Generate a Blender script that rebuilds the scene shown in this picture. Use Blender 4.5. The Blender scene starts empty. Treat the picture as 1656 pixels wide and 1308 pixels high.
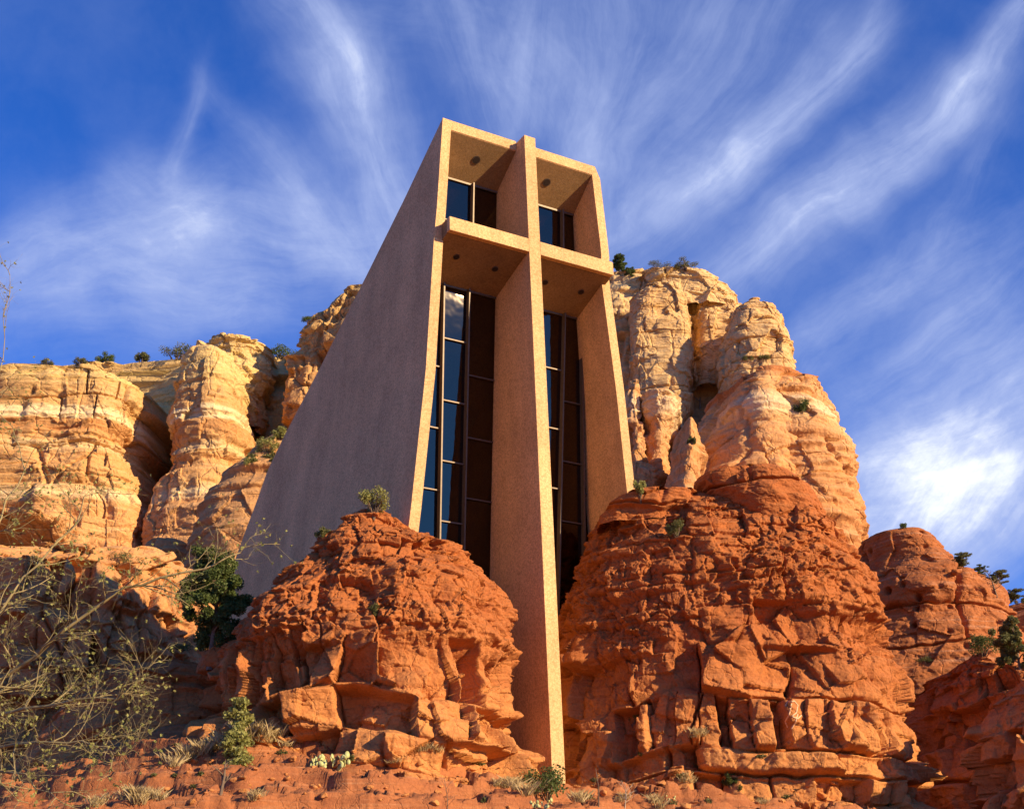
import bpy, math, random
import numpy as np
from mathutils import Vector, Matrix, Euler
from mathutils.bvhtree import BVHTree

# ------------------------------------------------------------------ camera, sky, sun, exposure
S = bpy.context.scene
COL = S.collection
FPX, PITCH, ROLL, YAW = 2250.0, .412, -.036, .56
CX, CY = 828.0, 654.0
fwd = np.array([0, math.cos(PITCH), math.sin(PITCH)])
_u = np.array([0, -math.sin(PITCH), math.cos(PITCH)])
_x = np.array([1., 0, 0])
AX = _x*math.cos(ROLL) + _u*math.sin(ROLL)
AU = -_x*math.sin(ROLL) + _u*math.cos(ROLL)
CAM = np.array([0, 0, 1.7])

cd = bpy.data.cameras.new('camera')
cam = bpy.data.objects.new('camera', cd)
COL.objects.link(cam)
S.camera = cam
cd.sensor_width = 36
cd.lens = 36*FPX/1656
cd.clip_end = 20000
cd.clip_start = .1
cam.matrix_world = Matrix(((AX[0], AU[0], -fwd[0], CAM[0]), (AX[1], AU[1], -fwd[1], CAM[1]),
                           (AX[2], AU[2], -fwd[2], CAM[2]), (0, 0, 0, 1)))
S.view_settings.view_transform = 'Standard'
S.view_settings.look = 'None'
S.view_settings.exposure = 0.85
S.view_settings.gamma = 1

SUN_AZ, SUN_EL = math.radians(60), math.radians(19.5)      # azimuth to the right of the line from chapel to camera
SD = np.array([math.sin(SUN_AZ)*math.cos(SUN_EL), -math.cos(SUN_AZ)*math.cos(SUN_EL), math.sin(SUN_EL)])
sl = bpy.data.lights.new('sun', 'SUN')
sl.energy = 4.6
sl.angle = math.radians(.5)
sl.color = (1, .77, .47)
so = bpy.data.objects.new('sun', sl)
COL.objects.link(so)
so.rotation_euler = Vector(SD).to_track_quat('Z', 'Y').to_euler()


class NT:
    """small helper to write node trees"""
    def __init__(self, tree):
        self.t = tree
        tree.nodes.clear()

    def n(self, typ, **kw):
        nd = self.t.nodes.new(typ)
        for k, v in kw.items():
            setattr(nd, k, v)
        return nd

    def put(self, nd, key, v):
        if v is None:
            return
        s = nd.inputs[key]
        if hasattr(v, 'links') or isinstance(v, bpy.types.NodeSocket):
            self.t.links.new(v, s)
        else:
            s.default_value = v

    def math(self, op, a, b=None, c=None, clamp=False):
        nd = self.n('ShaderNodeMath', operation=op, use_clamp=clamp)
        self.put(nd, 0, a); self.put(nd, 1, b); self.put(nd, 2, c)
        return nd.outputs[0]

    def vmath(self, op, a, b=None, out=0):
        nd = self.n('ShaderNodeVectorMath', operation=op)
        self.put(nd, 0, a); self.put(nd, 1, b)
        return nd.outputs[out]

    def noise(self, vec, scale, detail=4, rough=.55, dist=0., out=0):
        nd = self.n('ShaderNodeTexNoise')
        self.put(nd, 'Vector', vec); self.put(nd, 'Scale', scale); self.put(nd, 'Detail', detail)
        self.put(nd, 'Roughness', rough); self.put(nd, 'Distortion', dist)
        return nd.outputs[out]

    def ramp(self, fac, stops, interp='LINEAR'):
        nd = self.n('ShaderNodeValToRGB')
        cr = nd.color_ramp
        cr.interpolation = interp
        while len(cr.elements) > 1:
            cr.elements.remove(cr.elements[-1])
        for i, (p, c) in enumerate(stops):
            if isinstance(c, (int, float)):
                c = (c, c, c)
            e = cr.elements[0] if i == 0 else cr.elements.new(p)
            e.position = p
            e.color = (*c, 1)
        self.put(nd, 0, fac)
        return nd.outputs[0]

    def mix(self, fac, a, b, blend='MIX'):
        nd = self.n('ShaderNodeMix', data_type='RGBA', blend_type=blend)
        self.put(nd, 0, fac)
        for k, v in ((6, a), (7, b)):
            if isinstance(v, tuple):
                v = (*v, 1) if len(v) == 3 else v
            self.put(nd, k, v)
        return nd.outputs[2]

    def maprange(self, v, a, b, c=0., d=1., kind='SMOOTHSTEP'):
        nd = self.n('ShaderNodeMapRange', interpolation_type=kind)
        for k, x in zip(range(5), (v, a, b, c, d)):
            self.put(nd, k, x)
        return nd.outputs[0]


world = bpy.data.worlds.new('World')
S.world = world
world.use_nodes = True
w = NT(world.node_tree)
sky = w.n('ShaderNodeTexSky', sky_type='NISHITA')
sky.sun_disc = False
sky.sun_elevation = SUN_EL
sky.sun_rotation = math.pi - SUN_AZ
sky.altitude = 1300
sky.air_density = 1.0
sky.dust_density = .35
sky.ozone_density = 3.0
SKY_STR = .067
D = w.n('ShaderNodeTexCoord').outputs['Generated']
dF = w.vmath('DOT_PRODUCT', D, tuple(fwd), 1)
dFs = w.math('MAXIMUM', dF, .15)
px = w.math('DIVIDE', w.vmath('DOT_PRODUCT', D, tuple(AX), 1), dFs)
py = w.math('DIVIDE', w.vmath('DOT_PRODUCT', D, tuple(-AU), 1), dFs)
comb = w.n('ShaderNodeCombineXYZ')
w.put(comb, 0, px); w.put(comb, 1, py)
Q = comb.outputs[0]                       # position on a sky chart centred on a fixed world direction
wn = w.noise(Q, 3.2, 3, .5, out=1)
Qw = w.vmath('ADD', Q, w.vmath('MULTIPLY', w.vmath('SUBTRACT', wn, (.5, .5, .5)), (.10, .10, 0)))
wn2 = w.noise(Q, 14., 4, .55, out=1)
Qw = w.vmath('ADD', Qw, w.vmath('MULTIPLY', w.vmath('SUBTRACT', wn2, (.5, .5, .5)), (.022, .022, 0)))
STREAKS = [
    # x0, y0, x1, y1, half width, strength, fibre contrast
    (420, -60, 560, 120, 34, .42, 1), (545, 80, 665, 330, 52, .48, 1), (610, 30, 800, 60, 90, .22, 1),
    (335, 130, 262, 320, 20, .34, .8), (345, 150, 470, 290, 26, .22, .9), (215, 320, 262, 370, 66, .42, .6),
    (0, 470, 290, 345, 84, .46, .9), (230, 345, 570, 385, 62, .44, .9), (60, 480, 600, 450, 120, .46, .8), (60, 400, 420, 520, 60, .30, 1), (480, 300, 640, 460, 60, .30, 1),
    (430, 260, 560, 420, 60, .26, .9), (690, -40, 800, 190, 64, .42, 1), (600, 150, 690, 430, 80, .46, .8), (470, 30, 600, 220, 60, .34, 1), (900, -40, 860, 180, 60, .36, 1),
    (1010, -60, 985, 210, 100, .40, .9), (830, 60, 960, 230, 90, .26, .9), (1180, -40, 1010, 260, 60, .34, 1), (1290, -40, 1060, 340, 70, .34, 1), (1000, 200, 980, 420, 70, .36, .9),
    (1440, -60, 1375, 140, 30, .30, 1), (1400, 85, 1185, 290, 44, .72, .9), (1215, 255, 1000, 420, 70, .46, .9),
    (1330, 60, 1130, 330, 34, .36, 1), (1680, 20, 1570, 175, 44, .66, .9), (1590, 150, 1330, 350, 52, .58, .9),
    (1370, 320, 1130, 470, 44, .62, .8), (1500, 210, 1230, 420, 66, .44, 1), (1640, 210, 1520, 420, 40, .26, 1),
    (1690, 430, 1380, 640, 50, .52, 1), (1700, 540, 1420, 690, 56, .56, .9), (1700, 350, 1260, 560, 64, .36, 1), (1460, 420, 1280, 600, 50, .34, 1),
    (1700, 640, 1400, 760, 70, .66, .7), (1600, 750, 1380, 800, 80, .70, .6), (1430, 880, 1500, 790, 120, .95, .6), (1500, 860, 1620, 700, 120, .45, .8),
    (1660, 800, 1560, 900, 90, .62, .5),
]
total = None
for i, (x0, y0, x1, y1, hw, st, fc) in enumerate(STREAKS):
    ax, ay, bx, by = (x0-CX)/FPX, (y0-CY)/FPX, (x1-CX)/FPX, (y1-CY)/FPX
    L = math.hypot(bx-ax, by-ay)
    ex, ey = (bx-ax)/L, (by-ay)/L
    q = w.vmath('SUBTRACT', Qw, ((ax+bx)/2, (ay+by)/2, 0))
    s = w.vmath('DOT_PRODUCT', q, (ex, ey, 0), 1)
    t = w.vmath('DOT_PRODUCT', q, (-ey, ex, 0), 1)
    tn = w.math('DIVIDE', t, hw/FPX)
    sn = w.math('DIVIDE', s, L/2+hw/FPX)
    r2 = w.math('ADD', w.math('MULTIPLY', tn, tn), w.math('MULTIPLY', w.math('MULTIPLY', sn, sn), w.math('MULTIPLY', sn, sn)))
    m = w.math('POWER', 2.718, w.math('MULTIPLY', r2, -1.1))
    if fc > .35:
        c = w.n('ShaderNodeCombineXYZ')
        w.put(c, 0, w.math('MULTIPLY', s, 5.)); w.put(c, 1, w.math('MULTIPLY', t, 38.)); w.put(c, 2, i*3.7)
        nz = w.noise(c.outputs[0], 1., 7, .66)
        m = w.math('MULTIPLY', m, w.maprange(nz, .5-.26*fc, .5+.24, 1-fc*.72, 1.15))
    m = w.math('MULTIPLY', m, st)
    total = m if total is None else w.math('ADD', total, m)
grain = w.noise(Qw, 9., 8, .62)
total = w.math('MULTIPLY', total, w.maprange(grain, .3, .7, .68, 1.12))
total = w.math('ADD', total, w.math('MULTIPLY', w.maprange(grain, .32, .75, 0, 1), .10))
total = w.math('MULTIPLY', total, w.maprange(dF, .2, .5))
cl = w.math('MINIMUM', total, 1.)
base = w.mix(1., sky.outputs[0], (.29, .82, 1.82), 'MULTIPLY')
skycol = w.mix(w.math('MULTIPLY', cl, .86), base, (4.2, 5.0, 7.8))
skycol = w.mix(w.maprange(total, .85, 1.9), skycol, (9.0, 9.4, 10.0))
bg = w.n('ShaderNodeBackground')
w.put(bg, 0, skycol); w.put(bg, 1, SKY_STR)
wo = w.n('ShaderNodeOutputWorld')
w.put(wo, 0, bg.outputs[0])

# ------------------------------------------------------------------ geometry helpers
def ray(px, py):
    return fwd + AX*(px-CX)/FPX - AU*(py-CY)/FPX


def at(px, py, Y):
    """point of the place that lies at distance Y (world y) in the direction of a measured bearing"""
    r = ray(px, py)
    return CAM + r*(Y/r[1])


def mesh(name, V, Fq, mat=None, parent=None, smooth=False):
    me = bpy.data.meshes.new(name)
    V = np.asarray(V, dtype=np.float32)
    if isinstance(Fq, np.ndarray):
        k = Fq.shape[1]
        me.vertices.add(len(V)); me.vertices.foreach_set('co', V.ravel())
        me.loops.add(Fq.size); me.loops.foreach_set('vertex_index', Fq.astype(np.int32).ravel())
        me.polygons.add(len(Fq))
        me.polygons.foreach_set('loop_start', np.arange(0, Fq.size, k, dtype=np.int32))
        me.update(calc_edges=True)
    else:
        me.from_pydata([tuple(map(float, v)) for v in V], [], Fq)
        me.update()
    if smooth:
        me.polygons.foreach_set('use_smooth', np.ones(len(me.polygons), dtype=bool))
    if mat:
        me.materials.append(mat)
    o = bpy.data.objects.new(name, me)
    COL.objects.link(o)
    if parent:
        o.parent = parent
    return o


def tag(o, label=None, cat=None, group=None, kind=None):
    for k, v in (('label', label), ('category', cat), ('group', group), ('kind', kind)):
        if v:
            o[k] = v
    return o


def empty(name, loc=(0, 0, 0)):
    o = bpy.data.objects.new(name, None)
    o.location = [float(c) for c in loc]
    COL.objects.link(o)
    return o


# ---- noise in numpy
def hsh(i, j, k, seed):
    n = (i.astype(np.int64)*374761393 + j.astype(np.int64)*668265263 + k.astype(np.int64)*1274126177 + seed*974634777) & 0xffffffff
    n = ((n ^ (n >> 13))*1274126177) & 0xffffffff
    n = ((n ^ (n >> 16))*2246822519) & 0xffffffff
    n = n ^ (n >> 15)
    return (n & 0xffffff)/float(0xffffff)


def vnoise(x, y, z, seed=0):
    xi, yi, zi = np.floor(x), np.floor(y), np.floor(z)
    u, v, t = x-xi, y-yi, z-zi
    u, v, t = u*u*(3-2*u), v*v*(3-2*v), t*t*(3-2*t)
    r = 0
    for a in (0, 1):
        for b in (0, 1):
            for c in (0, 1):
                r = r + hsh(xi+a, yi+b, zi+c, seed)*(u if a else 1-u)*(v if b else 1-v)*(t if c else 1-t)
    return r*2-1


def fbm(x, y, z, seed=0, octv=4, gain=.5):
    r, a, s = 0, 1., 1.
    for o in range(octv):
        r = r + a*vnoise(x*s+o*17.3, y*s-o*9.1, z*s+o*3.7, seed+o)
        a *= gain; s *= 2.03
    return r


def worley2(x, y, k, seed):
    """cells in plan, seeded by layer k. returns F1, F2, cell hash arrays, offset to the cell's point"""
    xi, yi = np.floor(x), np.floor(y)
    f1 = np.full(x.shape, 9.); f2 = np.full(x.shape, 9.)
    ci = np.zeros(x.shape); cj = np.zeros(x.shape); dx = np.zeros(x.shape); dy = np.zeros(x.shape)
    for a in (-1, 0, 1):
        for b in (-1, 0, 1):
            i, j = xi+a, yi+b
            qx = i+.1+.8*hsh(i, j, k, seed)-x
            qy = j+.1+.8*hsh(i, j, k, seed+7)-y
            d = np.sqrt(qx*qx+qy*qy)
            n = d < f1
            f2 = np.where(n, f1, np.minimum(f2, d))
            f1 = np.where(n, d, f1)
            ci = np.where(n, i, ci); cj = np.where(n, j, cj); dx = np.where(n, qx, dx); dy = np.where(n, qy, dy)
    return f1, f2, ci, cj, dx, dy


def worley3(x, y, z, seed):
    xi, yi, zi = np.floor(x), np.floor(y), np.floor(z)
    f1 = np.full(x.shape, 9.); f2 = np.full(x.shape, 9.); h = np.zeros(x.shape); D3 = [np.zeros(x.shape) for _ in range(3)]
    H = [np.zeros(x.shape) for _ in range(3)]
    for a in (-1, 0, 1):
        for b in (-1, 0, 1):
            for c in (-1, 0, 1):
                i, j, k = xi+a, yi+b, zi+c
                h1 = hsh(i, j, k, seed)
                qx = i+.1+.8*h1-x
                qy = j+.1+.8*hsh(i, j, k, seed+5)-y
                qz = k+.1+.8*hsh(i, j, k, seed+11)-z
                d = np.sqrt(qx*qx+qy*qy+qz*qz)
                n = d < f1
                f2 = np.where(n, f1, np.minimum(f2, d))
                f1 = np.where(n, d, f1)
                for m, q in enumerate((qx, qy, qz)):
                    D3[m] = np.where(n, q, D3[m])
                for m, q in enumerate((i, j, k)):
                    H[m] = np.where(n, q, H[m])
    return f1, f2, H, D3


def sstep(a, b, x):
    t = np.clip((x-a)/(b-a), 0, 1)
    return t*t*(3-2*t)


def facets(X, Y, Z, seed, size, amp, zs=1.3, crack=0.):
    """chiselled facets: every cell carries its own tilted plane"""
    f1, f2, H, D3 = worley3(X/size, Y/size, Z*zs/size, seed)
    g = [hsh(H[0], H[1], H[2], seed+40+q)*2-1 for q in range(4)]
    d = amp*(g[0]*D3[0]+g[1]*D3[1]+g[2]*D3[2]*1.2+g[3]*.45)
    if crack:
        d = d - crack*np.exp(-((f2-f1)/.06)**2)
    return d


def layers_blocks(X, Y, Z, seed, hs=(1.2, 2.2), cell=2.2, off=.35, tilt=.35, crack=.25, lay=.3, bed=.18, rnd=.12, dip=(0, 0), missing=.18):
    """joint-bounded blocks in beds: signed outward displacement in metres"""
    rng = random.Random(seed)
    Zw = Z + .38*min(2., cell/2.3)*vnoise(X*.13, Y*.13, Z*.06, seed+15) + .35*vnoise(X*.3, Y*.3, Z*.15, seed+1) + .10*vnoise(X*1.3, Y*1.3, Z*.6, seed+9) + dip[0]*X + dip[1]*Y
    edges = [-10.]
    while edges[-1] < 140:
        edges.append(edges[-1]+rng.uniform(*hs)*rng.choice([.6, 1, 1, 1.5]))
    edges = np.array(edges)
    k = np.searchsorted(edges, Zw)-1
    k = np.clip(k, 0, len(edges)-2)
    h = edges[k+1]-edges[k]
    t = (Zw-edges[k])/h
    lo = np.array([rng.uniform(-1, 1) for _ in range(len(edges))])
    bs = np.array([rng.random()**1.6*1.7 for _ in range(len(edges))])
    wx = X + .28*cell*vnoise(X*.7/cell, Y*.7/cell, Z*.9/cell, seed+2) + .07*vnoise(X*3, Y*3, Z*3, seed+12)
    wy = Y + .28*cell*vnoise(X*.7/cell, Y*.7/cell, Z*.9/cell, seed+3)
    csc = cell*(.42+1.5*np.array([rng.random() for _ in range(len(edges))])[k])
    f1, f2, ci, cj, dx, dy = worley2(wx/csc, wy/csc, k, seed+4)
    r0 = hsh(ci, cj, k, seed+20)
    r1 = hsh(ci, cj, k, seed+21)*2-1
    r2 = hsh(ci, cj, k, seed+22)*2-1
    r3 = hsh(ci, cj, k, seed+23)*2-1
    r4 = hsh(ci, cj, k, seed+24)*2-1
    o = np.where(r0 < missing, -1.9*off, off*.55*r1)
    te = np.minimum(t, 1-t)*h
    wl = sstep(0, .07*hs[1]+.03, te)
    kn_ = np.clip(np.where(t < .5, k-1, k+1), 0, len(edges)-1)
    d = lay*(lo[k]*(.5+.5*wl)+lo[kn_]*(.5-.5*wl)) + wl*(o + tilt*(r2*dx*csc*.9 + r4*dy*csc*.9 + r3*(t-.5)*h*.7))
    e = f2-f1
    cm = sstep(-.25, .25, vnoise(X*.55/cell, Y*.55/cell, Z*.8/cell, seed+31))
    d = d - crack*cm*np.exp(-(e/.035)**2) - rnd*np.exp(-(e/.12)**2)
    bm_ = bs[np.where(t < .5, k, k+1)]*sstep(-.5, .3, vnoise(X*.35/cell, Y*.35/cell, Z*.5, seed+32))
    d = d - bed*bm_*np.exp(-(te/.06)**2) - rnd*.6*np.exp(-(te/.2)**2)
    return d


def mass(name, L, R, Y, mat, front=6., back=None, disp=None, seed=1, n=2.6, nt=420, nz=360, bottom=None, skew=0., batter=0.,
         powr=.6, label=None, backres=.16, cap=.15, smooth=False, lean=0.):
    """a free standing rock: left and right outline points (bearing x, bearing y) at distance Y give its width at each height;
    plan is a superellipse with the given depth to the front and the back"""
    back = front if back is None else back
    PL = sorted([tuple(at(a, b, Y)[[0, 2]]) for a, b in L], key=lambda q: q[1])
    PR = sorted([tuple(at(a, b, Y)[[0, 2]]) for a, b in R], key=lambda q: q[1])
    zt = max(PL[-1][1], PR[-1][1])
    zb = bottom if bottom is not None else min(PL[0][1], PR[0][1])
    zs = np.linspace(zb, zt, nz)
    xl = np.interp(zs, [p[1] for p in PL], [p[0] for p in PL])
    xr = np.interp(zs, [p[1] for p in PR], [p[0] for p in PR])
    wmax = (xr-xl).max()
    # the visible rim is the front edge, nearer than the middle plane
    wtop = (np.interp(zt-.04*(zt-zb), zs, xr-xl)/wmax)**powr
    cor = .85*front*wtop/Y*sstep(zt-.35*(zt-zb), zt, zs)
    zs = 1.7+(zs-1.7)*(1-cor)
    zs = np.maximum.accumulate(zs + np.arange(nz)*1e-5)
    zt = zs[-1]
    ncap = 14
    sc = np.concatenate([np.ones(nz), np.linspace(1, .02, ncap+1)[1:]])
    zs = np.concatenate([zs, zt+cap*(1-np.linspace(1, 0, ncap+1)[1:]**2)])
    xl = np.concatenate([xl, np.full(ncap, xl[-1])]); xr = np.concatenate([xr, np.full(ncap, xr[-1])])
    xc = (xl+xr)/2; hw = (xr-xl)/2*sc
    nb = max(int(nt*backres), 16)
    th = np.concatenate([np.linspace(math.pi*1.03, 2*math.pi-.03*math.pi, nt), np.linspace(-.03*math.pi, math.pi*1.03, nb+2)[1:-1]])
    ct, stn = np.cos(th), np.sin(th)
    cs = np.sign(ct)*np.abs(ct)**(2/n); ss = np.sign(stn)*np.abs(stn)**(2/n)
    wr = ((xr-xl)/wmax)**powr*sc
    X = xc[:, None] + hw[:, None]*cs[None, :]
    dep = np.where(ss[None, :] < 0, front, back)*wr[:, None]
    Yy = Y + dep*ss[None, :] + skew*cs[None, :]*hw[:, None]
    tt = ((zt-np.minimum(zs, zt))/(zt-zb))
    Yy = Yy - batter*tt[:, None] + lean*(1-tt[:, None])
    Zz = np.repeat(zs[:, None], len(th), 1)
    # outward direction
    gx = np.sign(cs)*np.abs(cs)**(n-1)/np.maximum(hw[:, None], .3)
    gy = np.sign(ss)*np.abs(ss)**(n-1)/np.maximum(np.abs(dep), .3)
    gx = gx - gy*skew
    gl = np.sqrt(gx*gx+gy*gy)+1e-6
    gx, gy = gx/gl, gy/gl
    if disp:
        d = disp(X, Yy, Zz, tt[:, None]+0*X)
        if isinstance(d, tuple):
            d, dz = d
        else:
            dz = 0
        fade = np.clip(np.minimum(hw[:, None], 1.5)/1.5, .15, 1)
        X = X+gx*d*fade; Yy = Yy+gy*d*fade; Zz = Zz+dz
    m, c = X.shape
    V = np.stack([X, Yy, Zz], -1).reshape(-1, 3)
    i = np.arange(m-1)[:, None]*c; j = np.arange(c)[None, :]; j2 = (j+1) % c
    Fq = np.stack([i+j, i+j2, i+c+j2, i+c+j], -1).reshape(-1, 4)
    o = mesh(name, V, Fq, mat, smooth=smooth)
    tag(o, kind='structure')
    ROCKS.append(o)
    return o


ROCKS = []

# ------------------------------------------------------------------ materials
def new_mat(name):
    m = bpy.data.materials.new(name)
    m.use_nodes = True
    t = NT(m.node_tree)
    out = t.n('ShaderNodeOutputMaterial')
    bs = t.n('ShaderNodeBsdfPrincipled')
    t.put(out, 0, bs.outputs[0])
    t.put(bs, 'Specular IOR Level', .2)
    return m, t, bs


def rock_mat(name, bands, z0, z1, patch, scale=1., bump=.5, wob=.03, streak=.35, pale=(.62, .42, .27), pale_amt=.3):
    """banded sandstone; bands is a list of (relative height, colour)"""
    m, t, bs = new_mat(name)
    P = t.n('ShaderNodeNewGeometry').outputs['Position']
    sep = t.n('ShaderNodeSeparateXYZ'); t.put(sep, 0, P)
    n1 = t.noise(P, .18*scale, 4, .55)
    n2 = t.noise(P, 1.1*scale, 6, .6)
    zr = t.math('DIVIDE', t.math('SUBTRACT', sep.outputs[2], z0), z1-z0)
    zr = t.math('ADD', zr, t.math('MULTIPLY', t.math('SUBTRACT', n1, .5), wob*4))
    zr = t.math('ADD', zr, t.math('MULTIPLY', t.math('SUBTRACT', n2, .5), wob))
    col = t.ramp(zr, bands)
    # fine beds
    sv = t.vmath('MULTIPLY', P, (.12*scale, .12*scale, 2.4*scale))
    bed = t.noise(sv, 1., 6, .65, .3)
    col = t.mix(t.maprange(bed, .42, .72, 0, streak), col, patch)
    bed2 = t.noise(t.vmath('MULTIPLY', P, (.3*scale, .3*scale, 7.*scale)), 1., 4, .6)
    col = t.mix(t.maprange(bed2, .5, .75, 0, pale_amt), col, pale)
    # blotches and varnish
    bl = t.noise(t.vmath('MULTIPLY', P, (1, 1, .45)), .5*scale, 7, .68, .6)
    col = t.mix(t.maprange(bl, .5, .74, 0, .6), col, patch)
    gr = t.noise(P, 9*scale, 6, .7)
    col = t.mix(1., col, t.ramp(gr, [(.25, .68), (.5, 1.), (.8, 1.22)]), 'MULTIPLY')
    sp = t.noise(P, 38*scale, 3, .7)
    col = t.mix(t.maprange(sp, .66, .74, 0, .35), col, pale)
    t.put(bs, 'Base Color', col)
    t.put(bs, 'Roughness', .92)
    b1 = t.n('ShaderNodeBump'); t.put(b1, 'Strength', bump); t.put(b1, 'Distance', .14/scale)
    hn = t.noise(P, 3.4*scale, 10, .68, .4)
    vo = t.n('ShaderNodeTexVoronoi', feature='DISTANCE_TO_EDGE'); t.put(vo, 'Vector', t.vmath('ADD', P, t.vmath('MULTIPLY', t.noise(P, 1.4*scale, 4, .6, out=1), (.7, .7, .7)))); t.put(vo, 'Scale', .75*scale)
    hh = t.math('ADD', hn, t.math('MULTIPLY', t.maprange(vo.outputs[0], 0, .035), .28))
    hh = t.math('ADD', hh, t.math('MULTIPLY', bed2, .3))
    t.put(b1, 'Height', hh)
    t.put(bs, 'Normal', b1.outputs[0])
    return m


_RED = (.50, .165, .058)
RED_D = (.33, .095, .04)
ORG = (.56, .235, .095)
BUFF = (.66, .45, .22)
M_red = rock_mat('red_sandstone', [(0, (0.551, 0.230, 0.068)), (.35, (0.562, 0.235, 0.070)), (.5, (0.498, 0.190, 0.055)), (.8, (0.392, 0.125, 0.033)), (1, (0.392, 0.122, 0.031))],
                 8, 18, (0.346, 0.103, 0.033), 1., .75, .03, .45, (0.549, 0.281, 0.116), .22)
M_red_r = rock_mat('red_sandstone_pitted', [(0, (0.378, 0.129, 0.037)), (.5, (0.392, 0.132, 0.039)), (1, (0.350, 0.113, 0.032))], 8, 34, (0.253, 0.071, 0.024), .7, .7)
M_tower = rock_mat('buff_cliff_sandstone', [(0, (0.649, 0.405, 0.168)), (.3, (0.686, 0.441, 0.184)), (.5, (0.649, 0.397, 0.160)), (.7, (0.686, 0.459, 0.200)), (1, (0.667, 0.459, 0.200))],
                   52, 77, (0.519, 0.282, 0.104), .42, .8, .03, .4, (0.742, 0.547, 0.288), .45)
_zl, _zh = at(1230, 860, 118)[2], at(1230, 590, 118)[2]
M_towlow = rock_mat('capped_cliff_sandstone',
                    [(0, (0.576, 0.262, 0.091)), (.20, (0.612, 0.295, 0.106)), (.36, (0.612, 0.312, 0.122)), (.45, (0.648, 0.377, 0.160)), (.48, (0.720, 0.508, 0.281)), (.55, (0.702, 0.467, 0.236)), (.60, (0.594, 0.303, 0.114)),
                     (.70, (0.630, 0.344, 0.137)), (.75, (0.450, 0.164, 0.049)), (.9, (0.405, 0.135, 0.038)), (.96, (0.468, 0.180, 0.061)), (1, (0.648, 0.410, 0.182))],
                    _zl, _zh, (0.504, 0.213, 0.076), .42, .8, .012, .35, (0.720, 0.492, 0.274), .4)
_cl, _ch = at(100, 860, 150)[2], at(100, 585, 150)[2]
M_cliff = rock_mat('banded_cliff_sandstone',
                   [(0, (0.630, 0.307, 0.110)), (.05, (0.763, 0.558, 0.276)), (.10, (0.649, 0.345, 0.120)), (.26, (0.611, 0.307, 0.105)), (.31, (0.706, 0.481, 0.221)), (.35, (0.630, 0.337, 0.120)), (.40, (0.534, 0.241, 0.078)),
                    (.45, (0.553, 0.260, 0.083)), (.465, (0.801, 0.597, 0.312)), (.52, (0.782, 0.577, 0.293)), (.54, (0.591, 0.317, 0.110)), (.64, (0.591, 0.345, 0.129)), (.70, (0.639, 0.424, 0.156)), (.85, (0.668, 0.462, 0.175)), (1, (0.658, 0.462, 0.184))],
                   _cl, _ch, (0.553, 0.288, 0.101), .36, .8, .012, .4, (0.744, 0.558, 0.276), .4)
M_ground = rock_mat('red_ground', [(0, (0.364, 0.127, 0.042)), (.5, (0.378, 0.133, 0.045)), (1, (0.371, 0.130, 0.042))], 0, 16, (0.252, 0.081, 0.033), 1.3, .7, .03, .6, (0.476, 0.248, 0.120), .4)


def concrete(name, c1, c2):
    m, t, bs = new_mat(name)
    P = t.n('ShaderNodeNewGeometry').outputs['Position']
    n = t.noise(P, 9., 4, .8)
    col = t.mix(t.maprange(n, .38, .60), c1, c2)
    st = t.noise(t.vmath('MULTIPLY', P, (1, 1, .12)), .5, 5, .6)
    col = t.mix(1., col, t.ramp(st, [(.3, .80), (.7, 1.10)]), 'MULTIPLY')
    pa = t.noise(P, .45, 6, .65)
    col = t.mix(1., col, t.ramp(pa, [(.32, .86), (.5, 1.), (.66, 1.08)]), 'MULTIPLY')
    n2 = t.noise(P, 45., 2, .6)
    col = t.mix(1., col, t.ramp(n2, [(.35, .68), (.5, 1.), (.68, 1.24)]), 'MULTIPLY')
    t.put(bs, 'Base Color', col)
    t.put(bs, 'Roughness', .9)
    b = t.n('ShaderNodeBump'); t.put(b, 'Strength', .5); t.put(b, 'Distance', .03); t.put(b, 'Height', t.math('ADD', n, n2))
    t.put(bs, 'Normal', b.outputs[0])
    return m


M_conc = concrete('exposed_aggregate_concrete', (.56, .32, .128), (.80, .475, .21))
M_soffit = concrete('soffit_darkened', (.25, .145, .058), (.32, .19, .08))  # colour darkened to offset strong ground bounce on the undersides


def plain(name, col, rough=.6, metal=0., var=.0):
    m, t, bs = new_mat(name)
    if var:
        P = t.n('ShaderNodeNewGeometry').outputs['Position']
        n = t.noise(P, 6., 5, .6)
        c = t.mix(1., (*col, 1), t.ramp(n, [(.3, 1-var), (.7, 1+var)]), 'MULTIPLY')
        t.put(bs, 'Base Color', c)
    else:
        t.put(bs, 'Base Color', (*col, 1))
    t.put(bs, 'Roughness', rough); t.put(bs, 'Metallic', metal)
    return m


M_frame = plain('bronze_window_frame', (.13, .095, .065), .45, .3, .15)
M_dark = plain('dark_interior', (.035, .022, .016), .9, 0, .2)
M_lamp = plain('lamp_can', (.10, .07, .05), .5, .4, .1)


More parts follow.
